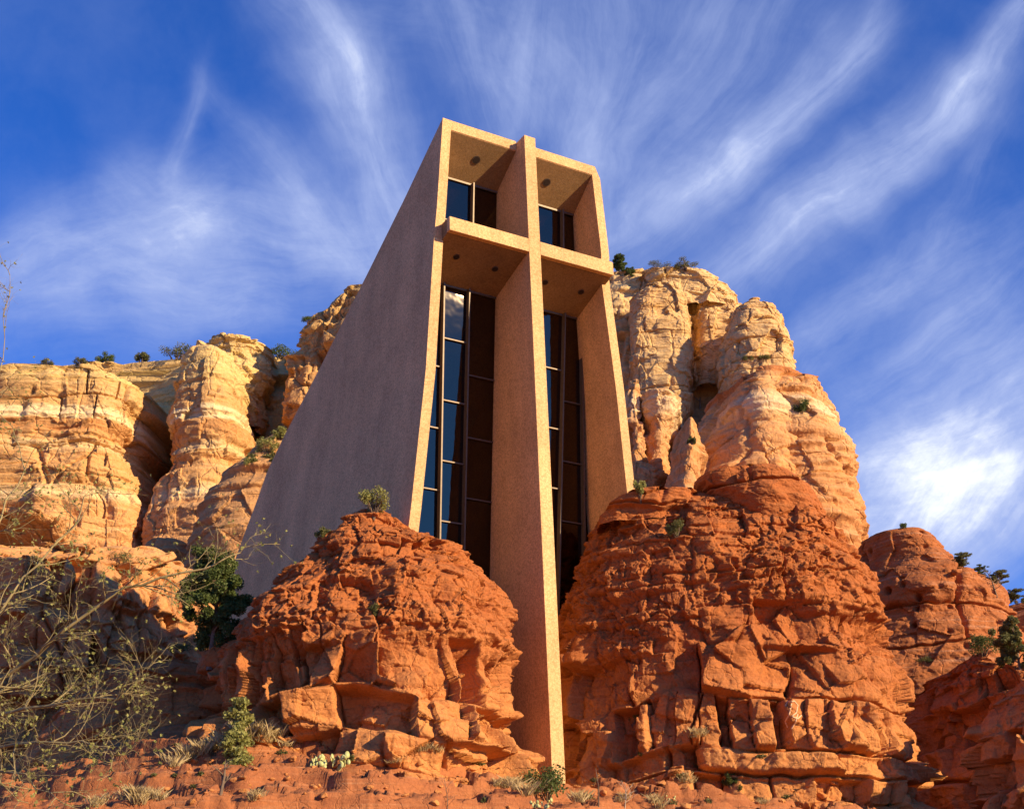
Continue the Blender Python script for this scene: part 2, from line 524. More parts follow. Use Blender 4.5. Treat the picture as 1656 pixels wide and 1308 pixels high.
def glass_mat():
    m, t, bs = new_mat('tinted_glass')
    t.t.nodes.remove(bs)
    out = [n for n in t.t.nodes if n.type == 'OUTPUT_MATERIAL'][0]
    tr = t.n('ShaderNodeBsdfTransparent'); t.put(tr, 0, (.10, .08, .068, 1))
    gl = t.n('ShaderNodeBsdfGlossy'); t.put(gl, 0, (1, .84, .68, 1)); t.put(gl, 1, .015)
    fr = t.n('ShaderNodeFresnel'); t.put(fr, 0, 1.62)
    P = t.n('ShaderNodeNewGeometry').outputs['Position']
    b = t.n('ShaderNodeBump'); t.put(b, 'Strength', .25); t.put(b, 'Distance', .02); t.put(b, 'Height', t.noise(P, .9, 2, .5))
    t.put(gl, 'Normal', b.outputs[0])
    mx = t.n('ShaderNodeMixShader')
    t.put(mx, 0, fr.outputs[0]); t.put(mx, 1, tr.outputs[0]); t.put(mx, 2, gl.outputs[0])
    t.put(out, 0, mx.outputs[0])
    return m


M_glass = glass_mat()


def leaf_mat(name, c1, c2, tr=.35):
    m, t, bs = new_mat(name)
    P = t.n('ShaderNodeNewGeometry').outputs['Position']
    n = t.noise(P, 7., 3, .6)
    col = t.mix(t.maprange(n, .35, .65), c1, c2)
    t.put(bs, 'Base Color', col); t.put(bs, 'Roughness', .6)
    out = [x for x in t.t.nodes if x.type == 'OUTPUT_MATERIAL'][0]
    ts = t.n('ShaderNodeBsdfTranslucent'); t.put(ts, 0, col)
    mx = t.n('ShaderNodeMixShader'); t.put(mx, 0, tr); t.put(mx, 1, bs.outputs[0]); t.put(mx, 2, ts.outputs[0])
    t.put(out, 0, mx.outputs[0])
    return m


M_jun = leaf_mat('juniper_leaf', (.07, .105, .026), (.14, .165, .045))
M_yel = leaf_mat('yellow_green_leaf', (.26, .27, .07), (.38, .35, .11))
M_oli = leaf_mat('olive_scrub_leaf', (.11, .12, .035), (.20, .18, .06))
M_grs = leaf_mat('dry_grass_blade', (.42, .30, .13), (.55, .42, .20))
M_cac = plain('cactus_pad', (.46, .46, .18), .55, 0, .2)
M_bark = plain('grey_brown_bark', (.16, .11, .07), .9, 0, .3)
M_twig = plain('olive_bark', (.29, .225, .10), .8, 0, .35)
M_dead = plain('bleached_wood', (.42, .32, .22), .85, 0, .25)
M_chalk = plain('pale_scratch', (.74, .46, .25), .9, 0, .1)

# ------------------------------------------------------------------ the chapel
O0 = at(903, 1258, 60.)
Wv = np.array([math.cos(YAW), math.sin(YAW), 0]); Bv = np.array([-math.sin(YAW), math.cos(YAW), 0])
chapel = empty('chapel', O0)
chapel.rotation_euler = (0, 0, YAW)
tag(chapel, 'tall concrete chapel with a giant cross front rising between red rocks', 'chapel')


def cbox(name, u0, u1, b0, b1, z0, z1, mat, parent=chapel, bev=.02):
    V = [(u, b, z) for z in (z0, z1) for b in (b0, b1) for u in (u0, u1)]
    Fq = [(0, 2, 3, 1), (4, 5, 7, 6), (0, 1, 5, 4), (2, 6, 7, 3), (0, 4, 6, 2), (1, 3, 7, 5)]
    o = mesh(name, V, Fq, mat, parent)
    if bev:
        md = o.modifiers.new('bevel', 'BEVEL'); md.width = bev; md.segments = 2
    return o


def prism(name, poly, fn0, fn1, mat, parent=chapel, bev=.02):
    """closed solid between two images of one outline"""
    n = len(poly)
    V = [fn0(p) for p in poly] + [fn1(p) for p in poly]
    Fq = [tuple(range(n)), tuple(range(2*n-1, n-1, -1))] + [(i, i+n, (i+1) % n+n, (i+1) % n) for i in range(n)]
    o = mesh(name, V, Fq, mat, parent)
    me = o.data
    import bmesh
    bm = bmesh.new(); bm.from_mesh(me); bmesh.ops.recalc_face_normals(bm, faces=bm.faces); bm.to_mesh(me); bm.free()
    if bev:
        md = o.modifiers.new('bevel', 'BEVEL'); md.width = bev; md.segments = 2; md.limit_method = 'ANGLE'
    return o


ZTOP, ZRT = 32.2, 32.28
GLZ = [(4, 5.15), (10.5, 4.6), (24.5, 3.3), (30.4, 2.85), (32.3, 2.7)]


def gb(z):
    return float(np.interp(z, [a for a, b in GLZ], [b for a, b in GLZ]))


# cross: shaft and bar (bar butts against the shaft)
cross = cbox('cross', -.31, .36, 0, .30, -1.5, ZTOP, M_conc)
cross['label'] = 'pale sunlit concrete cross on the front of the chapel'
for s, a, b in ((-1, -4.78, -.312), (1, .362, 4.78)):
    cbox('cross_arm', a, b, 0, .30, 25.33, 26.08, M_conc)
# fin behind the shaft
fin = [(.302, -1.5), (.302, ZTOP-.02), (.9, ZTOP-.02), (3.5, 31.9), (4.6, 31.), (5.2, 24.), (6.2, 12.), (7.2, 4.), (7.2, -1.5)]
fin = [(.302, -1.5), (.302, ZTOP-.02)] + [(.85, ZTOP-.02), (.85, 31.95), (gb(31.5)+.02, 31.5)] + [(gb(z)+.02, z) for z in (30.4, 24.5, 10.5, 4)] + [(5.4, -1.5)]
prism('fin_wall', fin, lambda p: (-.31, p[0], p[1]), lambda p: (.34, p[0], p[1]), M_conc)

# side walls: outer face leans inward with height
LW = [(8.0, -6.95), (11.2, -6.52), (18.05, -5.72), (25.0, -5.22), (27, -5.02), (32.28, -4.62)]
RW = [(8.0, 6.3), (13.8, 5.76), (19.2, 5.53), (25.6, 5.05), (27, 5.18), (32.28, 4.88)]
ROOF = [(.8, 32.28), (8.3, 26.2), (13.6, 23.5), (18.2, 21.3), (20.8, 19.9), (23.8, 17.4), (25.5, 16), (26.3, 14.8), (26.6, 12), (26.6, 6)]


def _on_wall(px, py):
    r = ray(px, py)
    lo, hi = 50., 110.
    for it in range(60):
        mid = (lo+hi)/2
        p = CAM+r*(mid/r[1]) - O0
        u = p @ Wv - np.interp(p[2], [q[0] for q in LW], [q[1] for q in LW])
        # rays start left of the wall plane and cross it going right
        if u < 0:
            lo = mid
        else:
            hi = mid
    return float(p @ Bv), float(p[2])


ROOF = [(.8, 32.28)] + [_on_wall(*q) for q in ((655, 320), (588, 455), (520, 590), (462, 700), (433, 760), (400, 850), (380, 905))]
_rb, _rz = _on_wall(371, 945)
ROOF += [(_rb, _rz), (_rb+.3, _rz-1.5), (_rb+.4, 6)]
print('ROOF', [(round(a, 1), round(b, 1)) for a, b in ROOF])


def side_wall(s, prof, label):
    """leaning wall with descending roof line, meshed as rows of height by columns of depth"""
    th = .5
    zs = np.linspace(6, 32.28, 60); bs = np.concatenate([[.8], np.linspace(1.2, ROOF[-1][0], 60)])
    def uo(z):
        return np.interp(z, [p[0] for p in prof], [p[1] for p in prof])
    # outline polygon in (b, z), walked along the roof, made as strips
    tops = np.interp(bs, [p[0] for p in ROOF], [p[1] for p in ROOF])
    V = []; nb = len(bs); nz_ = 40
    for side in (0, 1):
        for i, b in enumerate(bs):
            for k in range(nz_):
                z = 6+(tops[i]-6)*k/(nz_-1)
                u = uo(z) - s*th*side
                if z > 32.28-.45 and side == 0 and s > 0:
                    u = min(u, 4.88-.25*((z-31.83)/.45)**2)
                V.append((u, b, z))
    def idx(side, i, k):
        return side*nb*nz_ + i*nz_ + k
    Fq = []
    for i in range(nb-1):
        for k in range(nz_-1):
            Fq.append((idx(0, i, k), idx(0, i+1, k), idx(0, i+1, k+1), idx(0, i, k+1)))
            Fq.append((idx(1, i, k), idx(1, i, k+1), idx(1, i+1, k+1), idx(1, i+1, k)))
        Fq.append((idx(0, i, nz_-1), idx(0, i+1, nz_-1), idx(1, i+1, nz_-1), idx(1, i, nz_-1)))
        Fq.append((idx(0, i, 0), idx(1, i, 0), idx(1, i+1, 0), idx(0, i+1, 0)))
    for i, fl in ((0, 0), (nb-1, 1)):
        for k in range(nz_-1):
            Fq.append((idx(0, i, k), idx(0, i, k+1), idx(1, i, k+1), idx(1, i, k)))
    o = mesh('side_wall', V, Fq, M_conc, chapel)
    import bmesh
    bm = bmesh.new(); bm.from_mesh(o.data); bmesh.ops.recalc_face_normals(bm, faces=bm.faces); bm.to_mesh(o.data); bm.free()
    o['label'] = label
    return uo


uL = side_wall(-1, LW, 'broad shaded side wall with sloping roof line')
uR = side_wall(1, RW, 'side wall seen from its inner face')

# roof: front slab piece with sloping soffit, then the descending roof
def span(name, poly, mat, inset=.5, us=None, bev=0):
    """poly in (b,z); spans between the inner faces of the walls, or between fixed u values"""
    f0 = (lambda p: (uL(p[1])+inset+.003, p[0], p[1])) if us is None else (lambda p: (us[0], p[0], p[1]))
    f1 = (lambda p: (uR(p[1])-inset-.003, p[0], p[1])) if us is None else (lambda p: (us[1], p[0], p[1]))
    return prism(name, poly, f0, f1, mat, bev=bev)


rp = [(.801, 31.72), (.801, 32.28)]
rb = [b for b, z in ROOF[1:7]]
top = [(b, z) for b, z in ROOF[:7]]
for us_ in ((None, -.313), (.343, None)):
    f0 = (lambda p, a=us_[0]: (uL(p[1])+.503 if a is None else a, p[0], p[1]))
    f1 = (lambda p, a=us_[1]: (uR(p[1])-.503 if a is None else a, p[0], p[1]))
    prism('roof_edge', [(.803, 31.72), (.803, 32.275), (2.75, 30.75), (2.88, 30.37)], f0, f1, M_conc, bev=0)
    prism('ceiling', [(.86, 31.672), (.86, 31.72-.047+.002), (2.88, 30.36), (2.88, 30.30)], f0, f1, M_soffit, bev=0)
    # cross arm floor slab, its soffit slopes down to the window head
    f2 = (lambda p, a=us_[0]: (max(uL(p[1])+.503, -4.78) if a is None and p[0] > .8 else (-4.78 if a is None else a), p[0], p[1]))
    f3 = (lambda p, a=us_[1]: (min(uR(p[1])-.503, 4.78) if a is None and p[0] > .8 else (4.78 if a is None else a), p[0], p[1]))
    prism('balcony_slab', [(.302, 25.30), (.302, 26.06), (.797, 26.04), (.797, 25.15)], f2, f3, M_soffit, bev=0)  # darker soffit colour stands in for shade on its concrete end
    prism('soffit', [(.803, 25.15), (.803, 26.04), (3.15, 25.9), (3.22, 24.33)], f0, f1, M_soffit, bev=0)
span('roof', [(2.78, 30.55), (2.72, 30.75)] + [(b, z-.03) for b, z in ROOF[1:7]] + [(b-.3, z-.6) for b, z in ROOF[6:0:-1]], M_conc)
_z = float(np.interp(17.5, [b for b, z in ROOF], [z for b, z in ROOF]))-.7
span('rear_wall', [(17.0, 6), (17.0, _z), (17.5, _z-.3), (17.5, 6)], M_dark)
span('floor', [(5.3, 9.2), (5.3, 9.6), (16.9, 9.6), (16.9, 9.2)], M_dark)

# windows: per bay a tall lower glazing and an upper one, each with frame and panes
def gpt(px, py):
    """point on the leaning glazing surface in a measured bearing (chapel coordinates)"""
    r = ray(px, py)
    for _ in range(1):
        lo, hi = 45., 90.
        for it in range(50):
            mid = (lo+hi)/2
            p = CAM+r*(mid/r[1]) - O0
            b = p @ Bv
            if b < gb(p[2]):
                lo = mid
            else:
                hi = mid
    return np.array([p @ Wv, b, p[2]])


def bar(u0, z0, u1, z1, wd=.07, dp=.12, off=0.):
    """prism bar on the glazing surface; returns verts and faces"""
    a = np.array([u0, gb(z0)-off, z0]); b = np.array([u1, gb(z1)-off, z1])
    d = (b-a)/np.linalg.norm(b-a)
    nrm = np.array([0, 1, .085]); nrm = nrm/np.linalg.norm(nrm)
    s = np.cross(d, nrm); s /= np.linalg.norm(s)
    V = []
    for p in (a, b):
        for x, y in ((-1, -1), (1, -1), (1, 1), (-1, 1)):
            V.append(p+s*wd/2*x+nrm*dp/2*y)
    return V, [(0, 1, 2, 3), (7, 6, 5, 4), (0, 4, 5, 1), (1, 5, 6, 2), (2, 6, 7, 3), (3, 7, 4, 0)]


def glazing(u_left, u_right, z0, z1, mull, rows):
    """mull: u of mullions as (u at z0, u at z1); rows: list of z lists, one per bay"""
    root = bpy.data.objects.new('window', None); COL.objects.link(root); root.parent = chapel
    VV, FF = [], []
    def add(vf):
        v, f = vf
        k = len(VV); VV.extend(v); FF.extend([tuple(i+k for i in q) for q in f])
    edges = [(u_left(z0), u_left(z1))] + mull + [(u_right(z0), u_right(z1))]
    def eu(e, z):
        return e[0]+(e[1]-e[0])*(z-z0)/(z1-z0)
    for m in mull:
        add(bar(m[0], z0, m[1], z1, .075, .34, .10))
    add(bar(edges[0][1], z1-.04, edges[-1][1], z1-.04, .10, .16))
    for i in range(len(edges)-1):
        e0, e1 = edges[i], edges[i+1]
        zz = [z0]+rows[i]+[z1]
        for z in rows[i]:
            add(bar(eu(e0, z)+.03, z, eu(e1, z)-.03, z, .06, .16, .03))
        for a, b in zip(zz[:-1], zz[1:]):
            V = []
            for (u, z) in ((eu(e0, a), a), (eu(e1, a), a), (eu(e1, b), b), (eu(e0, b), b)):
                V.append((u, gb(z)+.02, z))
            p = mesh('pane', V, [(0, 1, 2, 3)], M_glass, root)
    mesh('frame', VV, FF, M_frame, root)
    return root


iL = lambda z: float(uL(z))+.5
iR = lambda z: float(uR(z))-.5
# left bay
a0, a1 = gpt(708, 843), gpt(715, 458); b0, b1 = gpt(747, 869), gpt(756, 462)
def ext(p, q, z):
    return p[0]+(q[0]-p[0])*(z-p[2])/(q[2]-p[2])
zl = [gpt(222, 0)]
def rowz(pts):
    return sorted([float(gpt(*p)[2]) for p in pts])
r_left = rowz([(701, 592), (696, 691), (688, 790)])
r_mid = rowz([(733, 551), (733, 651), (729, 748), (727, 845)])
r_right = rowz([(778, 612), (775, 712), (771, 809)])
glazing(iL, lambda z: -.315, 7.5, 24.33, [(ext(a0, a1, 7.5), ext(a0, a1, 24.33)), (ext(b0, b1, 7.5), ext(b0, b1, 24.33))], [r_left, r_mid, r_right])
c0, c1 = gpt(901, 898), gpt(910, 513); d0, d1 = gpt(941, 850), gpt(938, 590)
q_left = rowz([(889, 596), (892, 693), (895, 790)])
q_mid = rowz([(924, 652), (920, 748), (922, 845)])
glazing(lambda z: .345, iR, 7.5, 24.33, [(ext(c0, c1, 7.5), ext(c0, c1, 24.33)), (ext(d0, d1, 7.5), ext(d0, d1, 24.33))],
        [q_left, q_mid, rowz([(950, 800)])])
e1 = gpt(762, 330); g1 = gpt(907, 365)
glazing(iL, lambda z: -.315, 26.06, 30.34, [(e1[0], e1[0])], [[27.9], []])
glazing(lambda z: .345, iR, 26.06, 30.34, [(g1[0], g1[0])], [[27.9], []])


def cylinder_mesh(r, z0, z1, n=20, r2=None):
    r2 = r if r2 is None else r2
    V = [(r*math.cos(2*math.pi*i/n), r*math.sin(2*math.pi*i/n), z0) for i in range(n)] + [(r2*math.cos(2*math.pi*i/n), r2*math.sin(2*math.pi*i/n), z1) for i in range(n)]
    Fq = [tuple(range(n-1, -1, -1)), tuple(range(n, 2*n))] + [(i, (i+1) % n, (i+1) % n+n, i+n) for i in range(n)]
    return V, Fq


def sof(b, lo):
    return (25.15-(b-.803)*(.82/2.417)) if lo else (31.672-(b-.86)*(1.372/2.02))


for u, b, lo in ((-2.19, 1.72, 0), (2.11, 1.75, 0), (-3.6, 1.5, 1), (-1.35, 1.6, 1), (1.6, 1.6, 1), (3.8, 1.6, 1)):
    ang = math.atan(.34 if lo else .68)
    rl = .17 if lo else .22
    V, Fq = cylinder_mesh(rl, -.035, .06, 24, rl)
    V2, F2 = cylinder_mesh(rl*.8, -.040, -.037, 24)
    k = len(V)
    o = mesh('soffit_lamp', V, Fq, M_lamp, chapel)
    mesh('lens', V2, F2, M_dark, o)
    o.location = (u, b, sof(b, lo)); o.rotation_euler = (-ang, 0, 0)

# ------------------------------------------------------------------ rock masses
def disp_butte(seed, rub_lo=.42, rub_hi=.52, amp=1.):
    def f(X, Y, Z, t):
        up = 1-sstep(rub_lo, rub_hi, t + .10*vnoise(X*.4, Y*.4, Z*.3, seed+60))     # 1 in the upper rubble zone
        big = .50*fbm(X*.26, Y*.26, Z*.24, seed, 4, .55) - .30
        Zw = Z + .35*vnoise(X*.2, Y*.2, Z*.1, seed+1)
        bed = .30*vnoise(X*.05, Y*.05, Zw*.9, seed+61) + .20*vnoise(X*.12, Y*.12, Zw*2.6, seed+62)
        bl = layers_blocks(X, Y, Z, seed, (1.3, 2.9), 2.3, .60, .40, .55, .22, .45, .02, missing=.22)
        bl = bl + facets(X, Y, Z, seed+33, 1.7, .34) + facets(X, Y, Z, seed+34, 3.2, .50, 1.) + facets(X, Y, Z, seed+35, .6, .06)
        sm = layers_blocks(X, Y, Z, seed+50, (.35, .9), .9, .07, .20, .10, .05, .14, .0)
        rb = layers_blocks(X, Y, Z, seed+70, (.22, .7), .9, .16, .3, .10, .16, .22, .0, missing=.3)
        patch = sstep(-.25, .35, vnoise(X*.45, Y*.45, Z*.6, seed+77))
        pl = sstep(-.3, .3, vnoise(X*.3, Y*.3, Z*.4, seed+78))
        kn = facets(X, Y, Z, seed+80, .75, .40, 1.5, .06) + patch*facets(X, Y, Z, seed+85, .34, .22, 1.6, .05)
        fine = .035*fbm(X*3, Y*3, Z*4, seed+90, 4, .6)
        return amp*(big + bed*(.35+.65*up) + (1-up)*(bl+sm*.25*patch) + up*(rb*.55+kn*(.22+.36*pl)+.34*bl)) + fine
    return f


def disp_cliff(seed, blocks=1., hs=(2.5, 6.), cell=7., lobes=1.2, lf=.09, fine=.12, small=1.):
    def f(X, Y, Z, t):
        big = lobes*fbm(X*lf, Y*lf, Z*lf*.55, seed, 4, .5)
        bl = layers_blocks(X, Y, Z, seed, hs, cell, 1.0*blocks, .22*blocks, .9*blocks, .45*blocks, .8*blocks, .05*blocks, missing=.2)
        bl = bl + facets(X, Y, Z, seed+33, 5., 1.1*blocks, .7) + facets(X, Y, Z, seed+36, 2., .45*small, .9)
        sm = layers_blocks(X, Y, Z, seed+50, (.5, 1.9), 3., .14*small, .12*small, .22*small, .24*small, .30*small, .02*small)
        return big + bl + sm + fine*fbm(X*1.1, Y*1.1, Z*2.6, seed+90, 4, .6)
    return f


def disp_smooth(seed, lobes=1.0, lf=.12, beds=.35, pits=0., fr=1.):
    def f(X, Y, Z, t):
        big = lobes*fbm(X*lf, Y*lf, Z*lf*1.2, seed, 4)
        be = beds*fbm(X*.05, Y*.05, Z*.8*fr, seed+5, 4)
        cr = layers_blocks(X, Y, Z, seed+8, (3*fr, 7*fr), 9., .16, .04, .5, .22*beds, .35, .0, missing=.12)
        d = big+be+cr+facets(X, Y, Z, seed+36, 2.6*fr+.8, .34*fr+.08, 1.)+.12*fbm(X*.9, Y*.9, Z*2.0, seed+9, 5, .6)
        if pits:
            f1, f2, H, D3 = worley3(X*1.15, Y*1.15, Z*1.3, seed+30)
            kn = hsh(H[0], H[1], H[2], seed+31)
            d = d - pits*(kn > .45)*(.4+.9*sstep(-.2, .4, vnoise(X*.1, Y*.1, Z*.5, seed+33)))*np.exp(-(f1/.22)**2)
        return d
    return f


def disp_ledges(seed, a=1.):
    """long horizontal ledges with a few joints, notches and small caves"""
    def f(X, Y, Z, t):
        Zw = Z + .8*vnoise(X*.04, Y*.04, Z*.02, seed+3) + .25*vnoise(X*.3, Y*.3, Z*.3, seed+4)
        led = 1.5*vnoise(X*.01, Y*.01, Zw*.16, seed) + .75*vnoise(X*.03, Y*.03, Zw*.5, seed+1) + .30*vnoise(X*.08, Y*.08, Zw*1.5, seed+2)
        col = 1.5*fbm(X*.07, Y*.07, Z*.02, seed+5, 3, .5) + .5*fbm(X*.25, Y*.25, Z*.06, seed+6, 3, .5)
        bl = layers_blocks(X, Y, Z, seed+7, (2.5, 6), 8., .38, .08, .7, .2, .6, .03, missing=.10)
        sm = layers_blocks(X, Y, Z, seed+50, (.6, 1.7), 2.6, .14, .10, .22, .12, .30, .02, missing=.15)
        f1, f2, H, D3 = worley3(X*.16, Y*.16, Z*.3, seed+60)
        cave = 2.2*(hsh(H[0], H[1], H[2], seed+61) > .84)*np.exp(-(f1/.18)**2)
        return a*(led+col+bl+facets(X, Y, Z, seed+36, 2.6, .28, .9)) + sm*.8 - cave + .12*fbm(X*1.1, Y*1.1, Z*2.6, seed+90, 4, .6)
    return f


# left and right buttes carrying the chapel
mass('rock_butte',
     [(590, 812), (568, 818), (548, 850), (515, 880), (478, 925), (432, 965), (386, 1000), (362, 1030), (344, 1075), (338, 1110), (350, 1150), (330, 1200), (310, 1290)],
     [(612, 812), (640, 818), (665, 828), (700, 852), (768, 890), (790, 930), (812, 970), (822, 1020), (843, 1060), (836, 1110), (850, 1150), (846, 1185), (866, 1240), (880, 1290)],
     57.0, M_red, front=6.5, back=6, disp=disp_butte(11, .40, .50), nt=620, nz=520, powr=.8, n=2.3, bottom=6.)
mass('rock_butte',
     [(1150, 770), (1110, 792), (1060, 800), (1012, 808), (962, 835), (942, 862), (925, 890), (900, 925), (885, 980), (872, 1100), (868, 1300)],
     [(1240, 770), (1290, 800), (1340, 845), (1366, 875), (1388, 925), (1405, 970), (1440, 1050), (1456, 1090), (1472, 1170), (1488, 1230), (1500, 1300)],
     66.5, M_red, front=7.0, back=9, disp=disp_butte(23, .42, .52), nt=760, nz=560, powr=.9, n=2.3, bottom=6., skew=-.05)
mass('rock_outcrop', [(430, 968), (398, 996), (368, 1024), (345, 1062), (330, 1110), (325, 1230)], [(480, 968), (560, 1000), (600, 1100), (600, 1230)],
     60.5, M_red, front=3.2, back=4., disp=disp_butte(19, .1, .2), nt=360, nz=260, powr=.5, n=2.4, bottom=6)
# smooth cap rock over the right butte
mass('cap_rock', [(1190, 756), (1150, 768), (1120, 790), (1115, 812), (1130, 838), (1160, 880)],
     [(1220, 756), (1262, 775), (1300, 812), (1335, 850), (1350, 885), (1350, 900)],
     66.0, M_red, front=4.6, back=5, disp=disp_smooth(31, .5, .25, .22, 0, .4), nt=300, nz=200, powr=.5, n=2.2)
mass('cap_rock', [(1040, 800), (1000, 812), (960, 838), (950, 862)], [(1100, 792), (1125, 800), (1130, 830), (1125, 850)],
     64.5, M_red, front=2.2, back=2.2, disp=disp_smooth(37, .35, .3, .2, 0, .4), nt=220, nz=120, powr=.3, n=2.6)

# pitted dome and rocks further right
mass('rock_dome', [(1400, 857), (1372, 868), (1360, 900), (1340, 1000), (1320, 1200)],
     [(1480, 860), (1508, 878), (1530, 905), (1548, 935), (1600, 970), (1632, 1030), (1656, 1085), (1680, 1200)],
     88., M_red_r, front=9., back=9., disp=disp_smooth(41, .7, .16, .45, .9, .6), nt=480, nz=420, powr=.6, n=2.2, bottom=12)
mass('rock_outcrop', [(1560, 1052), (1535, 1062), (1500, 1080), (1475, 1100), (1465, 1150), (1470, 1330)],
     [(1590, 1060), (1640, 1120), (1700, 1180), (1760, 1330)],
     70., M_red, front=4., back=5., disp=disp_butte(53, .12, .2, 1.1), nt=420, nz=360, powr=.5, n=2., bottom=6, skew=-1.15)
mass('rock_outcrop', [(1640, 1095), (1606, 1130), (1588, 1180), (1568, 1240), (1545, 1330)],
     [(1670, 1095), (1740, 1150), (1850, 1330)],
     60., M_red, front=4., back=4., disp=disp_butte(59, .0, .1, 1.), nt=420, nz=320, powr=.5, n=1.9, bottom=6, skew=-.15)
mass('rock_outcrop', [(1800, 960), (1760, 1010), (1745, 1100), (1730, 1330)], [(1900, 950), (2000, 1000), (2080, 1330)],
     68., M_red, front=4.5, back=4., disp=disp_butte(63, .1, .2), nt=240, nz=200, powr=.4, n=2.4, bottom=6)  # unseen mass right of view, added to cast shadow on the outcrop
mass('rock_outcrop', [(1640, 1060), (1600, 1085), (1590, 1140)], [(1700, 1060), (1800, 1100), (1850, 1140)],
     78., M_red, front=5., back=5., disp=disp_butte(61, .1, .2), nt=260, nz=160, powr=.5, n=2., bottom=8)
mass('hill', [(1620, 958), (1570, 968), (1500, 1000), (1400, 1100)], [(1700, 950), (1800, 960), (1950, 1000), (2050, 1100)],
     170., M_red_r, front=40., back=40., disp=disp_smooth(67, 1.6, .06, .8, 0, 1.), nt=260, nz=160, powr=.7, n=2., bottom=8)

# buff tower behind on the right
T = dict(mat=M_tower)
TL = dict(mat=M_towlow)
mass('cliff', [(1000, 435), (940, 440), (900, 560), (880, 900)], [(1050, 440), (1085, 445), (1110, 520), (1120, 900)],
     136., front=9., back=12., disp=disp_cliff(101, .7, (3, 6), 6), nt=300, nz=420, bottom=12, powr=.3, **T)
mass('cliff', [(1110, 470), (1060, 500), (1040, 700), (1020, 900)], [(1195, 505), (1225, 520), (1245, 640), (1250, 900)],
     133., front=5., back=10., disp=disp_cliff(102, .35, (4, 7), 7, .5), nt=240, nz=260, bottom=12, powr=.3, n=4, **T)
mass('cliff', [(1040, 462), (1022, 475), (1017, 500), (1019, 530), (1012, 560), (1014, 600), (1018, 720)],
     [(1088, 462), (1106, 480), (1104, 520), (1116, 545), (1114, 600), (1108, 720)],
     127., front=5., back=10., disp=disp_cliff(103, .24, (5, 9), 12, .25, .12, .1, .6), nt=340, nz=400, powr=.1, n=5., **T)
mass('cliff', [(1060, 434), (1038, 442), (1030, 462), (1030, 500)], [(1085, 442), (1130, 452), (1158, 468), (1188, 496), (1192, 516)],
     130., front=4., back=10., disp=disp_cliff(105, .3, (1.4, 3), 3.2, .4), nt=340, nz=240, powr=.3, **T)
mass('cliff', [(1134, 468), (1120, 485), (1121, 530), (1120, 640)], [(1168, 486), (1192, 500), (1198, 540), (1202, 640)],
     129.5, front=3.5, back=10., disp=disp_cliff(107, .22, (5, 9), 9, .2, .1, .1, .6), nt=280, nz=320, powr=.1, n=4.5, **T)
mass('cliff', [(1192, 486), (1170, 505), (1166, 550), (1162, 580), (1160, 680)], [(1222, 496), (1248, 515), (1262, 560), (1274, 600), (1284, 680)],
     125., front=7., back=12., disp=disp_cliff(109, .22, (4, 8), 7, .3, .1, .1, .7), nt=300, nz=280, powr=.2, n=3.4, **T)
mass('cliff', [(1190, 588), (1150, 600), (1136, 640), (1126, 680), (1118, 720), (1110, 770), (1100, 900)],
     [(1262, 588), (1300, 600), (1322, 610), (1338, 660), (1358, 700), (1366, 740), (1366, 790), (1372, 860), (1385, 1000)],
     120., front=12., back=14., disp=disp_smooth(111, 1.2, .10, .45, 0, 1.3), nt=600, nz=460, powr=.4, n=2.3, bottom=12, **TL)
mass('cliff', [(1268, 600), (1240, 620), (1250, 690), (1230, 900)], [(1292, 600), (1322, 614), (1336, 660), (1352, 720), (1360, 900)],
     116., front=5., back=8., disp=disp_cliff(113, .5, (3, 7), 4.5, 1.1, .14), nt=300, nz=340, powr=.3, n=2.2, bottom=12, **TL)
mass('cliff', [(1200, 604), (1172, 622), (1158, 655), (1150, 700), (1142, 760), (1120, 900)], [(1222, 604), (1250, 626), (1272, 680), (1296, 740), (1310, 900)],
     115., front=8., back=8., disp=disp_smooth(115, .5, .12, .45, 0, 1.), nt=420, nz=340, powr=.3, n=2.1, bottom=12, **TL)
mass('cliff', [(1050, 626), (1030, 640), (1026, 670), (1032, 700), (1036, 740), (1030, 900)], [(1078, 626), (1100, 640), (1106, 665), (1096, 690), (1084, 720), (1084, 900)],
     112., front=5., back=6., disp=disp_smooth(117, .5, .2, .35, 0, .8), nt=260, nz=180, powr=.5, n=2.1, **TL)
mass('cliff', [(1104, 668), (1086, 690), (1076, 735), (1075, 790), (1060, 900)], [(1118, 668), (1132, 690), (1142, 735), (1124, 790), (1120, 900)],
     104., front=4., back=5., disp=disp_smooth(119, .5, .2, .4, 0, .7), nt=260, nz=260, powr=.4, n=2.1, bottom=12, **TL)
mass('cliff', [(1010, 610), (985, 700), (970, 900)], [(1040, 640), (1062, 700), (1072, 780), (1080, 900)],
     111., front=6., back=8., disp=disp_cliff(121, .5, (3, 6), 5, 1.), nt=260, nz=260, powr=.6, n=2.2, bottom=12, **TL)
mass('cliff', [(1346, 690), (1322, 720), (1310, 800), (1300, 1000)], [(1350, 692), (1368, 730), (1374, 790), (1378, 860), (1385, 1000)],
     115., front=5., back=7., disp=disp_smooth(123, .5, .12, .35, 0, 1.2), nt=240, nz=320, powr=.4, n=2.1, bottom=12, **TL)

